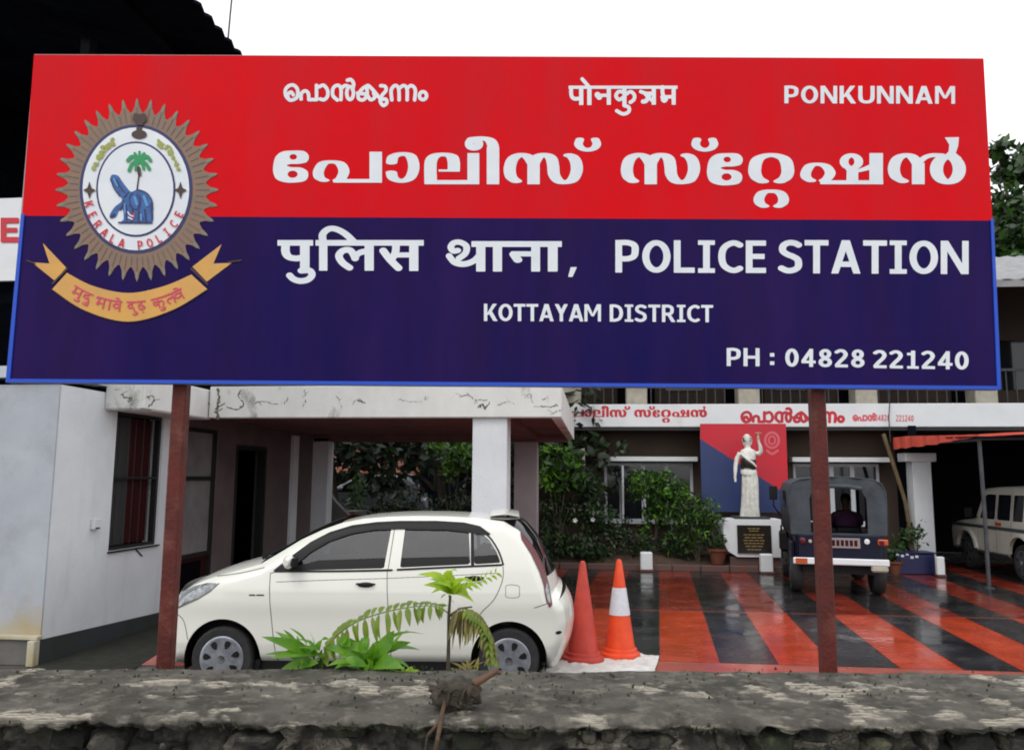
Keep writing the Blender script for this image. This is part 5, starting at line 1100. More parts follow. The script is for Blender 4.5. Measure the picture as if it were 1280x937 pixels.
# ================================================================== VEHICLES
def vehicle(t, outline, spans, W2, arches, wins, insz, planf, crowns, cell=.022, rr=.10, paint='car_white', glass='car_glass', winset=.012):
    ol = np.array(outline, float); pol = ('p', ol)
    def hw(x, z):
        d = -sdf(pol, np.array([[x]], float), np.array([[z]], float))[0, 0] if np.isscalar(x) else -sdf(pol, x, z)
        q_ = np.clip(1-np.maximum(d, 0)/rr, 0, 1); return W2-insz(z)-planf(x)-rr*.75*q_**2.2
    prs = [pol]+[Ho(a) for a in arches]+[Ho(w_) for w_ in wins]
    vs, fs = contour(*field(prs, cell), merge=False); A = np.array(vs); H = hw(A[:, 0], A[:, 1])
    body = MB(); body.add([(x, -h, z) for (x, z), h in zip(vs, H)], fs); body.add([(x, h, z) for (x, z), h in zip(vs, H)], [f[::-1] for f in fs])
    bo = body.build('side_panels', paint, t, 'all')
    glasses = []
    for i, w_ in enumerate(wins):
        vs, fs = contour(*field([w_], cell), merge=False)
        A = np.array(vs); H = hw(A[:, 0], A[:, 1])-winset
        for sgn in (-1, 1):
            b = MB(); b.add([(x, sgn*h, z) for (x, z), h in zip(vs, H)], fs if sgn < 0 else [f[::-1] for f in fs]); glasses.append(b.build('side_window', 'side_glass' if paint == 'car_white' else glass, t, 'all'))
    n_ = len(ol)
    for (i0, i1, name, m, cr) in spans:   # strips across the car between the two side outlines
        idx = list(range(i0, i1+1)); pts = []
        for a, c in zip(idx[:-1], idx[1:]):
            for k in range(5): pts.append(ol[a % n_]*(1-k/5)+ol[c % n_]*k/5)
        pts.append(ol[idx[-1] % n_]); pts = np.array(pts)
        if len(idx) > 3:
            for _ in range(2): pts[1:-1] = (pts[:-2]+2*pts[1:-1]+pts[2:])/4
        tg = np.gradient(pts, axis=0); nrm = np.stack([-tg[:, 1], tg[:, 0]], 1); nrm /= np.linalg.norm(nrm, axis=1)[:, None]+1e-9
        H = hw(pts[:, 0], pts[:, 1]); b = MB(); rings = []
        for (p, n2, h) in zip(pts, nrm, H): rings.append([(p[0]+n2[0]*cr*(1-abs(s_)**2.6), h*s_, p[1]+n2[1]*cr*(1-abs(s_)**2.6)) for s_ in np.linspace(-1, 1, 19)])
        b.rings(rings, False, False); b.build(name, m, t, 'all')
    def patch(prs, off, name, m, parent=t, cell=.008, sides=(-1,), smooth='all'):
        vs, fs = contour(*field(prs, cell), merge=True, maxrun=4); A = np.array(vs); H = hw(A[:, 0], A[:, 1])+off; o = None
        for sgn in sides:
            b = MB(); b.add([(x, sgn*h, z) for (x, z), h in zip(vs, H)], fs if sgn < 0 else [f[::-1] for f in fs]); o = b.build(name, m, parent, smooth)
        return o
    return hw, patch, bo
def yrings(b, c, prof, n=36):   # lathe about a y-parallel axis
    b.rings([[(c[0]+r_*math.cos(2*math.pi*k/n), c[1]+y, c[2]+r_*math.sin(2*math.pi*k/n)) for k in range(n)] for r_, y in prof])
def wheel(t, x, y, z, r_, w_, sgn, hub='hubcap', nslot=7, label=None):
    b = MB(); yrings(b, (x, y, z), [(r_*.60, w_*.4*sgn), (r_*.67, w_*.47*sgn), (r_*.93, w_*.48*sgn), (r_*.99, w_*.36*sgn), (r_, 0), (r_*.99, -w_*.36*sgn), (r_*.93, -w_*.48*sgn), (r_*.6, -w_*.5*sgn)])
    ty = b.build('wheel', 'tyre', t, True); b = MB()
    yrings(b, (x, y, z), [(r_*.69, w_*.40*sgn), (r_*.705, w_*.51*sgn), (r_*.68, w_*.535*sgn), (r_*.62, w_*.53*sgn), (r_*.3, w_*.56*sgn), (r_*.01, w_*.565*sgn)])
    hb = b.build('hubcap', hub, ty, True)
    for k in range(nslot):
        a = 2*math.pi*k/nslot+.3; b = MB(); pts = []
        for (rr_, da) in ((.34, -.05), (.46, -.19), (.57, -.17), (.60, 0), (.57, .17), (.46, .19), (.34, .05)): pts.append((x+r_*rr_*math.cos(a+da), y+sgn*(w_*.562-(rr_-.3)*w_*.08+.003), z+r_*rr_*math.sin(a+da)))
        b.prism(pts, (0, sgn*.002, 0)); b.build('slot', 'black_trim', hb)
    b = MB(); yrings(b, (x, y, z), [(r_*.12, w_*.55*sgn), (r_*.12, w_*.60*sgn), (r_*.04, w_*.61*sgn)], 16); b.build('hub_centre', 'chrome', hb, True)
    return ty
# ---- white hatchback beside the porch
CD, HWC = 7.58, .84
insz = lambda z: np.where(np.asarray(z) > .90, .21*np.clip((np.asarray(z)-.90)/.62, 0, 1)**1.25, 0)+np.where(np.asarray(z) < .42, .05*np.clip((.42-np.asarray(z))/.25, 0, 1), 0)-.012*np.exp(-((np.asarray(z)-.78)/.10)**2)
CXC = F(460, 780, CD).x
def cq(u, v):
    D = CD
    for _ in range(3): p = F(u, v, D); D = CD+float(insz(p.z))
    return (p.x-CXC, p.z)
car = thing('parked_car', 'cream white hatchback parked behind the wall with dark windows', 'car', NV*(CD+HWC)+XV*CXC, rz=YAW, local=True)
opx = [(213,846),(209,832),(207,800),(207,775),(211,757),(219,744),(232,735),(250,727),(270,720),(296,713),(322,706),(346,692),(374,675),(402,662),(426,653.5),(452,648.5),(485,646),(520,645),(556,645.5),(596,647.5),(630,652),(650,664),(666,683),(677,703),(684,722),(690,745),(700,752),(707,764),(709,782),(706,802),(698,820),(688,838),(684,846)]
ol = [cq(*q_) for q_ in opx]; ol[0] = (ol[0][0], .245); ol[-1] = (ol[-1][0], .245)
ol = ol[::-1] if False else ol
planf = lambda x: .10*np.clip((np.abs(np.asarray(x))-1.15)/.75, 0, 1.3)**2
fwx, rwx = cq(277, 824)[0], cq(636, 825)[0]; WR = .285
arch = [Elp(fwx, .29, .355, .355), Elp(rwx, .29, .350, .350)]
arch = [('p', a[1]) for a in arch]
wq = lambda L_: ('p', cat([cq(*q_) for q_ in L_], True, 4)[:-1])
wq2 = lambda L_: ('p', np.array([cq(*q_) for q_ in L_]))
win = [wq2([(350,713),(366,700),(388,683),(412,670),(440,661),(468,657.5),(490,656.5),(480,710),(420,711.5)]), wq2([(507,656.5),(550,657),(580,659.5),(586,661),(588,705),(500,709)]), wq2([(592,662),(602,666),(612,675),(621,690),(626,703),(593,705)])]
hw, patch, body = vehicle(car, ol, [(0, 5, 'front_bumper', 'car_white', .12), (5, 10, 'bonnet', 'car_white', .055), (10, 14, 'windscreen', 'car_glass', .055), (14, 20, 'roof', 'car_white', .02), (20, 24, 'rear_window', 'car_glass', .10), (24, 26, 'tailgate', 'car_white', .115), (26, 32, 'rear_bumper', 'car_white', .12), (32, 33, 'underbody', 'black_trim', 0)],
    HWC, arch, win, insz, planf, None)
b = MB(); b.box(-1.62, -.60, .2, 1.5, .60, .86); b.box(-1.1, -.78, .6, 1.3, .78, .93); b.build('inner_shell', 'black_trim', car)
for (sx_, sy_) in ((-.28, -.38), (-.28, .38)):
    b = MB(); b.prism([(sx_, sy_-.24, .9), (sx_+.14, sy_-.24, .9), (sx_+.30, sy_-.2, 1.28), (sx_+.20, sy_-.2, 1.30)], (0, .45, 0)); b.box(sx_+.22, sy_-.12, 1.30, sx_+.32, sy_+.12, 1.46, .03); b.build('front_seat', 'black_trim', car)
b = MB(); b.prism([(.75, -.6, .9), (.9, -.6, .9), (1.1, -.6, 1.22), (1.0, -.6, 1.24)], (0, 1.2, 0)); b.build('rear_seat', 'black_trim', car)
b = MB(); b.tube([(-.72+.06*math.sin(a), -.38+.18*math.cos(a), 1.02+.16*math.sin(a)) for a in np.linspace(0, 6.2832, 19)], .014, 6); b.build('steering_wheel', 'black_trim', car)
for xw in (fwx, rwx):
    for sgn in (-1, 1):
        wheel(car, xw, sgn*(HWC-.11), .287, WR, .17, sgn)
        b = MB(); y0_, y1_ = (HWC-.30)*sgn, (HWC-.045)*sgn; b.rings([[(xw+.352*math.cos(a), y_, .29+.352*math.sin(a)) for a in np.linspace(-.3, math.pi+.3, 26)] for y_ in (y0_, y1_)], False, False)
        b.add([(xw+.352*math.cos(a), y0_, .29+.352*math.sin(a)) for a in np.linspace(0, 2*math.pi, 24, endpoint=False)], [tuple(range(24))]); b.build('wheel_well', 'black_trim', car)
cl = lambda L_, w_: ('c', cat([cq(*q_) for q_ in L_]), w_, w_)
patch([wq2([(340,714),(366,693),(388,677),(412,664.5),(440,656),(470,652),(500,650.5),(545,650.5),(580,652.5),(600,657),(615,668),(604,668),(590,665.5),(560,662),(500,661),(468,662),(440,666.5),(412,676),(388,690),(362,712)])], .008, 'rain_visor', 'black_trim', cell=.010)
patch([wq2([(398,700),(482,697),(480,711),(350,713)]), wq2([(501,697),(586,695),(588,706),(499,710)]), wq2([(592,695),(622,693),(626,704),(593,706)])], -.006, 'lower_pane_shade', 'black_trim', cell=.012)  # dark strip over the lower panes, standing in for reflection and dim interior
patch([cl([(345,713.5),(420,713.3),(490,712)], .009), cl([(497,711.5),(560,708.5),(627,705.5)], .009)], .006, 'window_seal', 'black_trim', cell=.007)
patch([cl([(598,660),(612,671),(623,688),(629,705)], .008)], .006, 'window_seal', 'black_trim', cell=.007)
patch([wq2([(588.5,660),(592,661),(593,706),(588.5,706)])], .004, 'window_bar', 'black_trim', cell=.008)
for L_ in ([(338,716),(337,740),(339,770),(342,800),(348,832)], [(494,656),(486,706),(484,716),(485,760),(488,800),(489,834)], [(629,708),(628,725),(618,748),(602,765),(592,782),(588,800)], [(338,716),(352,713)], [(349,834),(420,836),(489,836),(560,834)], [(668,760),(690,753)], [(267,721),(300,716),(330,709)], [(212,766),(226,776),(232,800)]):
    patch([cl(L_, .0035)], .0012, 'panel_gap', 'seam', cell=.005)
patch([cl([(345,727),(410,724.5),(480,722.5),(560,719),(620,716)], .0028)], .0012, 'crease_shade_line', 'seam', cell=.005)  # flat dark line along the body side, painting the shade of a crease
for (u, v) in ((457, 730), (593, 722)):
    q0_ = cq(u, v); h0 = hw(q0_[0], q0_[1]); patch([Elp(q0_[0], q0_[1]-.004, .075, .024)], .0015, 'handle_recess_shade', 'black_trim', cell=.006)  # flat dark ellipse on the door, shade of the handle hollow put into colour
    b = MB(); b.tube([(q0_[0]-.085, -h0+.002, q0_[1]+.004), (q0_[0]-.06, -h0-.03, q0_[1]+.008), (q0_[0]+.06, -h0-.032, q0_[1]+.008), (q0_[0]+.085, -h0+.002, q0_[1]+.002)], [.009, .012, .012, .009], 8, flat=.8); b.build('door_handle', 'black_trim', car, True)
q0_ = cq(641, 739); 
patch([C([(q0_[0]-.055,q0_[1]-.05),(q0_[0]+.05,q0_[1]-.05),(q0_[0]+.06,q0_[1]),(q0_[0]+.05,q0_[1]+.05),(q0_[0]-.055,q0_[1]+.055),(q0_[0]-.065,q0_[1])], .0025, closed=True)], .0012, 'fuel_flap', 'seam', cell=.004)
q0_ = cq(322, 743.5); patch([Rc(q0_[0]-.08, q0_[1]-.006, q0_[0]-.02, q0_[1]+.008), Rc(q0_[0]-.012, q0_[1]-.006, q0_[0]+.06, q0_[1]+.008)], .002, 'side_badge', 'steel_grey', cell=.005)
patch([wq2([(214,756),(220,742),(236,734),(256,729),(272,728.5),(262,738),(246,748),(230,755),(216,762)])], .004, 'headlight', 'lamp_clear', cell=.01, sides=(-1, 1))
hl = patch([Ln([cq(216, 762), cq(230, 755.5), cq(246, 748.5), cq(262, 738.5), cq(273, 728.5)], .004)], .005, 'headlight_rim', 'seam', cell=.005)
patch([wq2([(650,664),(660,674),(672,691),(682,712),(688,736),(691,757),(687,760),(683,752),(680,732),(674,714),(664,693),(652,674)])], .007, 'tail_light', 'lamp_red', cell=.008, sides=(-1, 1))
patch([wq2([(684,728),(688,742),(689,755),(685,752),(682,738)])], .010, 'tail_light_lens', 'lamp_clear', cell=.006)
patch([Elp(cq(699, 792)[0], cq(699, 792)[1], .03, .016)], .004, 'reflector', 'black_trim', cell=.005)
# spoiler, mirror, wiper, aerial, plates
q0_ = cq(628, 646); b = MB(); b.rings([[(q0_[0]+dx, s_*.56, q0_[1]+.035+dz-.03*abs(s_)**3) for s_ in np.linspace(-1, 1, 15)] for dx, dz in ((-.12, .0), (.02, .018), (.16, -.005), (.17, -.022), (.03, -.03), (-.12, -.02))], True, False); b.build('spoiler', 'car_white', car, True)
q0_ = cq(368, 703); y_ = -float(hw(q0_[0], q0_[1]))
b = MB(); rings = []
for i in range(9):
    a = i/8; rr_ = math.sin(math.pi*min(max(a, .06), .94))**.5; rings.append([(q0_[0]-.02+.065*rr_*math.cos(k*.5236)*(1-.3*a), y_-.03-.19*a, q0_[1]+.02+.062*rr_*math.sin(k*.5236)) for k in range(12)])
b.rings(rings); mr = b.build('mirror', 'car_white', car, True); b = MB(); b.box(q0_[0]+.02, y_-.2, q0_[1]-.025, q0_[0]+.05, y_-.05, q0_[1]+.062, .01); b.build('mirror_glass', 'black_trim', mr)
b = MB(); b.tube([(q0_[0]-.02, y_+.03, q0_[1]-.02), (q0_[0]-.01, y_-.06, q0_[1]-.005)], .022, 8); b.build('mirror_arm', 'black_trim', mr)
q1 = cq(318, 707); b = MB(); b.tube([(q1[0], -.45, q1[1]+.06), (q1[0]+.10, .0, q1[1]+.12), (q1[0]+.14, .3, q1[1]+.14)], .012, 6); b.tube([(q1[0]+.0, -.5, q1[1]+.05), (q1[0]-.12, .1, q1[1]+.055)], .02, 6); b.build('wiper', 'black_trim', car)
q1 = cq(700, 735); b = MB(); b.box(q1[0]+.08, -.26, .62, q1[0]+.10, .26, .74, .004); b.build('number_plate', 'plate', car)
q1 = cq(206, 800); b = MB(); b.box(q1[0]-.135, -.3, .36, q1[0]-.10, .3, .5, .01); b.build('grille', 'black_trim', car)
b = MB(); b.prism([(-1.3, -.76, .27), (1.05, -.76, .27), (1.05, -.76, .15), (-1.3, -.76, .15)], (0, 1.5, 0)); b.build('sill', 'black_trim', car)

# ---- two cones and the crumpled sheet
def cone(label, x, y, m, band):
    t = thing('traffic_cone', label, 'traffic cone', (x, y, 0), 'tall orange traffic cones beside the white car', local=True)
    b = MB(); b.lathe((0, 0, 0), [(.215, 0), (.225, .02), (.22, .055), (.19, .07), (.185, .10), (.17, .11)], 40); b.build('base', m, t, True)
    r_ = lambda z: .165-(z-.10)*(.135/.95)
    b = MB(); b.lathe((0, 0, 0), [(r_(.10), .10), (r_(.4), .4), (r_(.7), .7), (r_(1.02), 1.02), (r_(1.05)*.8, 1.05), (.008, 1.055)], 40); b.build('body', m, t, True)
    if band: b = MB(); b.rings([[((r_(z)+.004)*math.cos(a), (r_(z)+.004)*math.sin(a), z) for a in [2*math.pi*k/40 for k in range(40)]] for z in (.46, .56, .66, .75)], False); b.build('reflective_band', 'cone_white', t, True)
    return t
g1, g2 = G(729, 826), G(775, 821)
cone('faded red orange traffic cone closest to the back of the white car', g1.x, g1.y, 'cone_faded', False)
cone('bright orange traffic cone with a white reflective band', g2.x, g2.y, 'cone_orange', True)
shp = [G(u, v) for u, v in ((664,843),(700,828),(735,818),(790,818),(824,822),(818,843),(760,848),(700,850))]
pl_ = ('p', np.array([(p.x, p.y) for p in shp])); vs, fs = contour(*field([pl_], .022), merge=False)
b = MB(); b.add([(x, y, .012+.030*abs(fbm(x*4, y*5, 2))+.012*abs(fbm(x*14, y*14, 5))) for x, y in vs], fs)
o = b.build('plastic_sheet', 'sheet_white', None, 'all', loc=(shp[2].x, shp[6].y, 0)); tag(o, 'crumpled dirty white plastic sheet lying on the ground under the cones', 'sheet')

# ---- blue jeep seen from behind
JX, JY = 4.08, 14.3
jp = thing('police_jeep', 'dark blue jeep with grey canvas hood parked facing the building', 'jeep', (JX, JY, 0), rz=R(-9), local=True)
jp.scale = (.94, 1, 1)
jq = lambda u, v: ((lambda p: (p.x-JX, p.z))(P(u, v, JY)))
b = MB(); b.box(-.74, .0, .55, .74, 2.15, 1.03, .03); b.build('tub', 'jeep_navy', jp, True)
for sx in (-1, 1):
    b = MB(); b.box(sx*.80, .15, .62, sx*.741, 1.25, .88, .02); b.build('rear_fender', 'jeep_navy', jp)
    b = MB(); b.box(sx*.80, 2.25, .62, sx*.50, 3.4, .80, .05); b.build('front_fender', 'jeep_navy', jp)
b = MB(); b.box(-.52, 2.2, .55, .52, 3.35, 1.04, .05); b.build('bonnet', 'jeep_navy', jp, True)
b = MB(); b.box(-.62, .15, .36, .62, 3.3, .548); b.build('chassis', 'black_trim', jp)
# canvas hood: arched shell with rolled-up rear opening
prof_ = [(-.83, 1.03), (-.835, 1.5), (-.83, 1.74), (-.77, 1.88), (-.62, 1.955), (-.3, 1.985), (0, 1.995), (.3, 1.985), (.62, 1.955), (.77, 1.88), (.83, 1.74), (.835, 1.5), (.83, 1.03)]
b = MB(); rings = []
for i in range(13):
    y_ = .0+2.25*i/12; s_ = .992+.012*math.cos(i*2.1); rings.append([(x*s_, y_, 1.03+(z-1.03)*(1+.012*math.cos(i*3.14))) for x, z in prof_])
b.rings(rings, False, False); cv = b.build('canvas_hood', 'canvas', jp, True); md = cv.modifiers.new('t', 'SOLIDIFY'); md.thickness = .02
op = [(-.46, 1.05), (-.47, 1.62), (-.40, 1.80), (0, 1.84), (.40, 1.80), (.50, 1.62), (.50, 1.05)]
vs, fs = contour(*field([Pg([(x*.985, z-.01) for x, z in prof_]), Ho(Pg(op))], .02), merge=False); 
b = MB(); b.add([(x, .006+.02*math.sin(x*14)*math.cos(z*5)-.012*abs(fbm(x*3, z*2)), z) for x, z in vs], fs); rc = b.build('rear_curtain', 'canvas', cv, 'all')
b = MB(); b.tube([(-.42, -.01, 1.80), (-.2, -.03, 1.835), (0, -.035, 1.84), (.2, -.03, 1.835), (.42, -.01, 1.80)], .035, 8); b.build('rolled_flap', 'canvas', cv, True)
b = MB(); b.add([(-.845, .7, 1.45), (-.845, 1.4, 1.45), (-.845, 1.4, 1.75), (-.845, .7, 1.75)], [(0, 1, 2, 3)]); b.build('side_window', 'glass', cv)
M['clear_glass'] = mat('clear_glass', (.85, .9, .9), .0, trans=1.0); M['clear_glass'].node_tree.nodes['Principled BSDF'].inputs['IOR'].default_value = 1.05
b = MB(); 
for a in ((-.72, 2.22, 1.04, -.66, 2.27, 1.9), (.66, 2.22, 1.04, .72, 2.27, 1.9), (-.66, 2.22, 1.84, .66, 2.27, 1.9), (-.66, 2.22, 1.04, .66, 2.27, 1.12), (-.03, 2.22, 1.12, .03, 2.27, 1.84)): b.box(*a)
wf = b.build('windscreen_frame', 'jeep_navy', jp); bx_ = MB(); bx_.box(-.66, 2.24, 1.12, .66, 2.246, 1.84); bx_.build('windscreen', 'clear_glass', wf)
b = MB(); b.box(-.70, -.035, .60, .70, -.002, 1.02, .015); tg_ = b.build('tailgate', 'jeep_navy', jp)
b = MB(); b.box(-.66, -.05, .93, .66, -.036, .96); b.build('tailgate_rib', 'jeep_navy', tg_)
def disc(name, m, x, z, r_, y0_, y1_, par, n=20): b = MB(); yrings(b, (x, 0, z), [(r_, y1_), (r_, y0_), (r_*.6, y0_-.006)], n); return b.build(name, m, par, True)
p = jq(1001, 675); disc('tail_light', 'lamp_red', p[0], p[1], .05, -.09, -.036, jp); p = jq(1011, 676); disc('indicator', 'ledge', p[0], p[1], .03, -.07, -.036, jp)
b = MB(); p = jq(1105, 677); b.box(p[0]-.10, -.10, p[1]-.05, p[0]+.07, -.0, p[1]+.05, .015); b.build('tail_light', 'lamp_amber', jp)
b = MB(); b.box(p[0]-.08, -.105, p[1]-.045, p[0]+.0, -.101, p[1]+.03); b.build('tail_light_lens', 'lamp_red', jp)
p0_, p1_ = jq(1032, 684), jq(1075, 672); b = MB(); b.box(p0_[0], -.062, p0_[1], p1_[0], -.052, p1_[1], .003); pl2 = b.build('number_plate', 'plate', jp)
for k in range(7): w_ = (p1_[0]-p0_[0])/7.6; b = MB(); b.box(p0_[0]+.02+k*w_, -.0645, p0_[1]+.035, p0_[0]+.02+k*w_+w_*.7, -.0625, p1_[1]-.035); o = b.build('plate_mark', 'frame_red', pl2); o['kind'] = 'stuff'
p = jq(1084, 676); disc('round_badge', 'fascia', p[0], p[1], .045, -.06, -.036, jp)
pa_, pb2 = jq(996, 704), jq(1117, 697); b = MB(); b.box(-.80, -.16, pa_[1]-.0, .80, -.10, pb2[1]-.01, .015); bp_ = b.build('rear_bumper', 'fascia', jp)
b = MB(); b.box(-.76, -.164, pa_[1]+.01, -.56, -.1605, pb2[1]-.02); b.build('red_sticker', 'lamp_amber', bp_)
b = MB(); p = jq(1102, 706); b.box(.50, -.155, p[1]-.10, .78, -.09, p[1]+.02, .03); b.build('mud_flap', 'beige', jp)
for (x, y) in ((-.70, .55), (.70, .55), (-.70, 2.75), (.70, 2.75)):
    b = MB(); b.rings([[(x+xx, y+r_*math.cos(2*math.pi*k/28), .35+r_*math.sin(2*math.pi*k/28)) for k in range(28)] for r_, xx in ((.18, -.10), (.32, -.11), (.345, -.07), (.35, 0), (.345, .07), (.32, .11), (.18, .10))]); w_ = b.build('wheel', 'tyre', jp, True)
    b = MB(); s_ = 1 if x > 0 else -1; b.rings([[(x+s_*xx, y+r_*math.cos(2*math.pi*k/20), .35+r_*math.sin(2*math.pi*k/20)) for k in range(20)] for r_, xx in ((.2, .095), (.2, .115), (.12, .09), (.05, .12))]); b.build('rim', 'steel_grey', w_, True)
b = MB(); b.tube([(-.74, 2.2, 1.1), (-.98, 2.1, 1.42), (-.98, 2.1, 1.7)], .015, 6); b.box(-1.06, 2.08, 1.55, -.90, 2.11, 1.82, .01); b.build('mirror', 'black_trim', jp)
b = MB(); b.box(-.93, 1.2, .62, -.76, 1.62, 1.0, .04); b.tube([(-.9, 1.25, .5), (-.9, 1.25, 1.1)], .02, 6); b.build('jerry_can', 'black_trim', jp)
b = MB(); b.box(-.9, .9, .40, -.76, 2.0, .43, .01); b.build('step', 'black_trim', jp)
b = MB(); b.box(.08, 1.0, .62, .54, 1.5, .79, .03); b.box(.08, .95, .79, .54, 1.04, 1.12, .03); b.build('seat', 'black_trim', jp)
b = MB(); b.box(-.54, 1.0, .62, -.08, 1.5, .79, .03); b.box(-.54, .95, .79, -.08, 1.04, 1.10, .03); b.build('seat', 'black_trim', jp)
# ---- driver in the jeep, seen from behind
jr = Matrix.Rotation(R(-9), 3, 'Z') @ Vector((.30, 1.25, .80)); dr = thing('person', 'person in a purple shirt sitting at the wheel inside the jeep', 'person', (JX+jr.x, JY+jr.y, .80), rz=R(-9), local=True)
def skinbody(name, chains, m, par):
    vs = []; es = []; rad = []
    for ch, start in chains:
        prev = start
        for (p, r_) in ch:
            vs.append(p); rad.append(r_); i = len(vs)-1
            if prev is not None: es.append((prev, i))
            prev = i
    me = bpy.data.meshes.new(name); me.from_pydata(vs, es, []); o = bpy.data.objects.new(name, me); COL.objects.link(o); o.parent = par
    md = o.modifiers.new('s', 'SKIN'); 
    for i, r_ in enumerate(rad):
        rr_ = r_ if isinstance(r_, tuple) else (r_, r_); me.skin_vertices[0].data[i].radius = rr_
    me.skin_vertices[0].data[0].use_root = True; md.use_smooth_shade = True
    s_ = o.modifiers.new('u', 'SUBSURF'); s_.levels = 1; s_.render_levels = 2; me.materials.append(M[m]); return o
bd_ = skinbody('body', [([((0, 0, .04), .15), ((0, -.01, .2), .14), ((0, -.0, .38), (.17, .12)), ((0, .01, .52), (.15, .10)), ((0, .02, .60), .055), ((0, .03, .66), .055), ((0, .035, .74), .088), ((0, .04, .82), .085), ((0, .04, .87), .05)], None),
   ([((-.20, .02, .50), .06), ((-.25, .14, .32), .047), ((-.16, .40, .36), .036), ((-.14, .47, .39), .03)], 3), ([((.20, .02, .50), .06), ((.26, .14, .33), .047), ((.17, .40, .38), .036), ((.15, .47, .41), .03)], 3),
   ([((-.11, .18, .06), .085), ((-.13, .46, .10), .062), ((-.13, .55, -.25), .045), ((-.13, .66, -.30), .035)], 0), ([((.11, .18, .06), .085), ((.13, .46, .10), .062), ((.13, .55, -.25), .045), ((.13, .66, -.30), .035)], 0)], 'skin', dr)
for sx in (-1, 1):
    for k in range(5):
        b = MB(); x_ = sx*.14; b.tube([(x_+.012*(k-2), .48, .39+.004*k), (x_+.013*(k-2), .53-.004*abs(k-2), .40), (x_+.011*(k-2), .54, .375)], [.010, .009, .007], 6); b.build('finger', 'skin', dr, True)
b = MB(); b.rings([[(rx*math.cos(a), cy+ry*math.sin(a), z) for a in [2*math.pi*k/24 for k in range(24)]] for z, rx, ry, cy in ((.02, .17, .15, 0), (.15, .175, .15, 0), (.3, .19, .14, 0), (.42, .215, .135, 0), (.50, .20, .12, .01), (.555, .14, .10, .015), (.585, .075, .075, .02))]); b.build('shirt', 'shirt', dr, True)
for sx in (-1, 1): b = MB(); b.tube([(sx*.17, .01, .51), (sx*.215, .04, .46), (sx*.25, .12, .36), (sx*.235, .18, .34)], [.075, .072, .062, .058], 12); b.build('sleeve', 'shirt', dr, True)
b = MB(); rings = []
for i in range(1, 9):
    th = math.pi*.62*i/9; rings.append([(.098*math.sin(th)*math.cos(a), .03-.02+.112*math.sin(th)*math.sin(a)-.01, .79+.115*math.cos(th)) for a in [2*math.pi*k/18 for k in range(18)]])
b.rings(rings); b.build('hair', 'hair', dr, True)
b = MB(); b.tube([(.19*math.cos(a), .52+.05*math.sin(a), .40+.17*math.sin(a)) for a in np.linspace(0, 2*math.pi, 25)], .012, 6); b.tube([(0, .52, .40), (0, .72, .2)], .015, 6)
b.v = [(x+.30, y+1.25, z+.80) for x, y, z in b.v]; b.build('steering_wheel', 'black_trim', jp)

# ---- cream utility vehicle under the shed
UX = 8.3
def PX(u, v, X=UX): d = ray(u, v); p = CAM+d*(X/d.x); return p
UYC = 18.1; UH = .86
uq = lambda u, v: (UYC-PX(u, v).y, PX(u, v).z)
uv = thing('utility_vehicle', 'cream boxy utility vehicle parked inside the shed at the right edge', 'vehicle', (UX+UH, UYC, 0), rz=R(-90), local=True)
uo = [(-1.95,.42),(-2.0,.62),(-2.0,.86),(-1.93,.98),(-1.6,1.04),(-1.0,1.10),(-.78,1.14),(-.70,1.3),(-.50,1.70),(-.42,1.78),(.2,1.82),(1.2,1.83),(1.88,1.81),(1.94,1.75),(1.98,1.4),(2.02,1.0),(2.04,.7),(2.05,.45),(2.0,.38)]
uz = lambda z: np.where(np.asarray(z) > 1.05, .10*np.clip((np.asarray(z)-1.05)/.75, 0, 1), 0)
fx_, rx_ = -1.2, 1.12
uw = [('p', np.array(q_)) for q_ in ([(-.55,1.14),(-.36,1.62),(-.28,1.66),(.10,1.66),(.10,1.14)], [(.20,1.14),(.20,1.66),(.72,1.66),(.72,1.14)], [(.84,1.14),(.84,1.66),(1.22,1.66),(1.22,1.14)], [(1.32,1.14),(1.32,1.66),(1.78,1.66),(1.82,1.14)])]
uhw, upatch, ub = vehicle(uv, uo, [(0, 3, 'front_end', 'suv_white', .03), (3, 6, 'bonnet', 'suv_white', .05), (6, 9, 'windscreen', 'glass', .03), (9, 12, 'roof', 'suv_white', .03), (12, 17, 'rear_end', 'suv_white', .02), (18, 19, 'underbody', 'black_trim', 0)], UH,
    [Elp(fx_, .42, .45, .43), Elp(rx_, .42, .43, .43)], uw, uz, lambda x: 0*np.asarray(x), None, cell=.03, rr=.05, paint='suv_white', glass='glass')
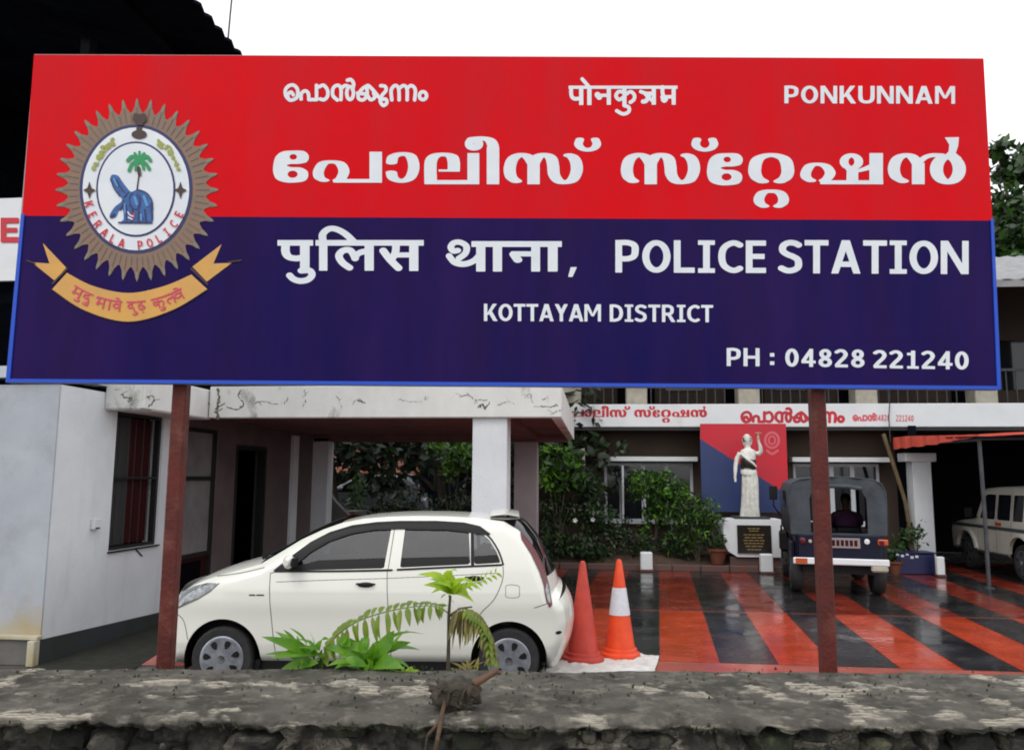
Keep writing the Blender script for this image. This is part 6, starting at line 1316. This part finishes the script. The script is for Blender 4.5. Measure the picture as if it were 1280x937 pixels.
for xw in (fx_, rx_):
    for sgn in (-1, 1):
        wheel(uv, xw, sgn*(UH-.10), .35, .35, .2, sgn, 'steel_grey', 5)
        b = MB(); ys_ = sorted([(UH-.02)*sgn, (UH+.06)*sgn]); b.rings([[(xw+r_*math.cos(a), y_, .42+r_*math.sin(a)*.97) for a in np.linspace(.15, math.pi-.15, 16)] for r_, y_ in ((.44, sgn*(UH-.03)), (.44, sgn*(UH+.05)), (.50, sgn*(UH+.045)), (.52, sgn*(UH-.01)))], False, False); b.build('wheel_arch', 'suv_white', uv, True)
b = MB(); b.box(-1.9, -.55, .35, 1.95, .55, 1.05); b.build('inner_shell', 'black_trim', uv)
upatch([Rc(-1.95, .93, 2.0, 1.0)], .006, 'side_stripe', 'steel_grey', cell=.02); upatch([Rc(-.6, .40, .7, .47)], .05, 'side_step', 'steel_grey', cell=.02)
for L_ in ([(-.62,1.12),(-.66,.6),(-.6,.47)], [(.15,1.68),(.15,.47)], [(.78,1.68),(.78,.85)]): upatch([('c', np.array(L_, float), .006, .006)], .002, 'panel_gap', 'seam', cell=.01)
b = MB(); b.box(2.02, -.84, .78, 2.06, -.66, 1.12, .01); b.build('tail_light', 'lamp_red', uv); b = MB(); b.box(2.02, .66, .78, 2.06, .84, 1.12, .01); b.build('tail_light', 'lamp_red', uv)
b = MB(); b.box(2.0, -.86, .40, 2.14, .86, .56, .02); b.build('rear_bumper', 'suv_white', uv); b = MB(); b.box(-2.14, -.8, .42, -2.0, .8, .6, .02); b.build('front_bumper', 'steel_grey', uv)
b = MB(); b.tube([(-.62, -.86, 1.16), (-.66, -1.02, 1.22)], .012, 6); b.box(-.70, -1.10, 1.15, -.66, -.96, 1.36, .01); b.build('mirror', 'black_trim', uv)
b = MB(); b.tube([(1.45, -.87, 1.05), (1.5, -.87, 1.05)], .045, 12); b.build('fuel_cap', 'black_trim', uv)
b = MB(); b.box(.15, -.872, 1.02, .4, -.866, 1.09); b.build('door_decal', 'lamp_amber', uv)
# ---- silver car far behind the porch, a plain copy of the hatchback in grey paint
c2 = dup(car, loc=Vector((-7.0, 24.6, .42)), rz=R(8), label='grey car parked far behind the porch near the old house')
for ch in bpy.data.objects:
    pp = ch.parent
    if pp and (pp == c2 or pp.parent == c2) and ch.type == 'MESH' and ch.data.materials and ch.data.materials[0] == M['car_white']:
        ch.material_slots[0].link = 'OBJECT'; ch.material_slots[0].material = M['grey_paint']
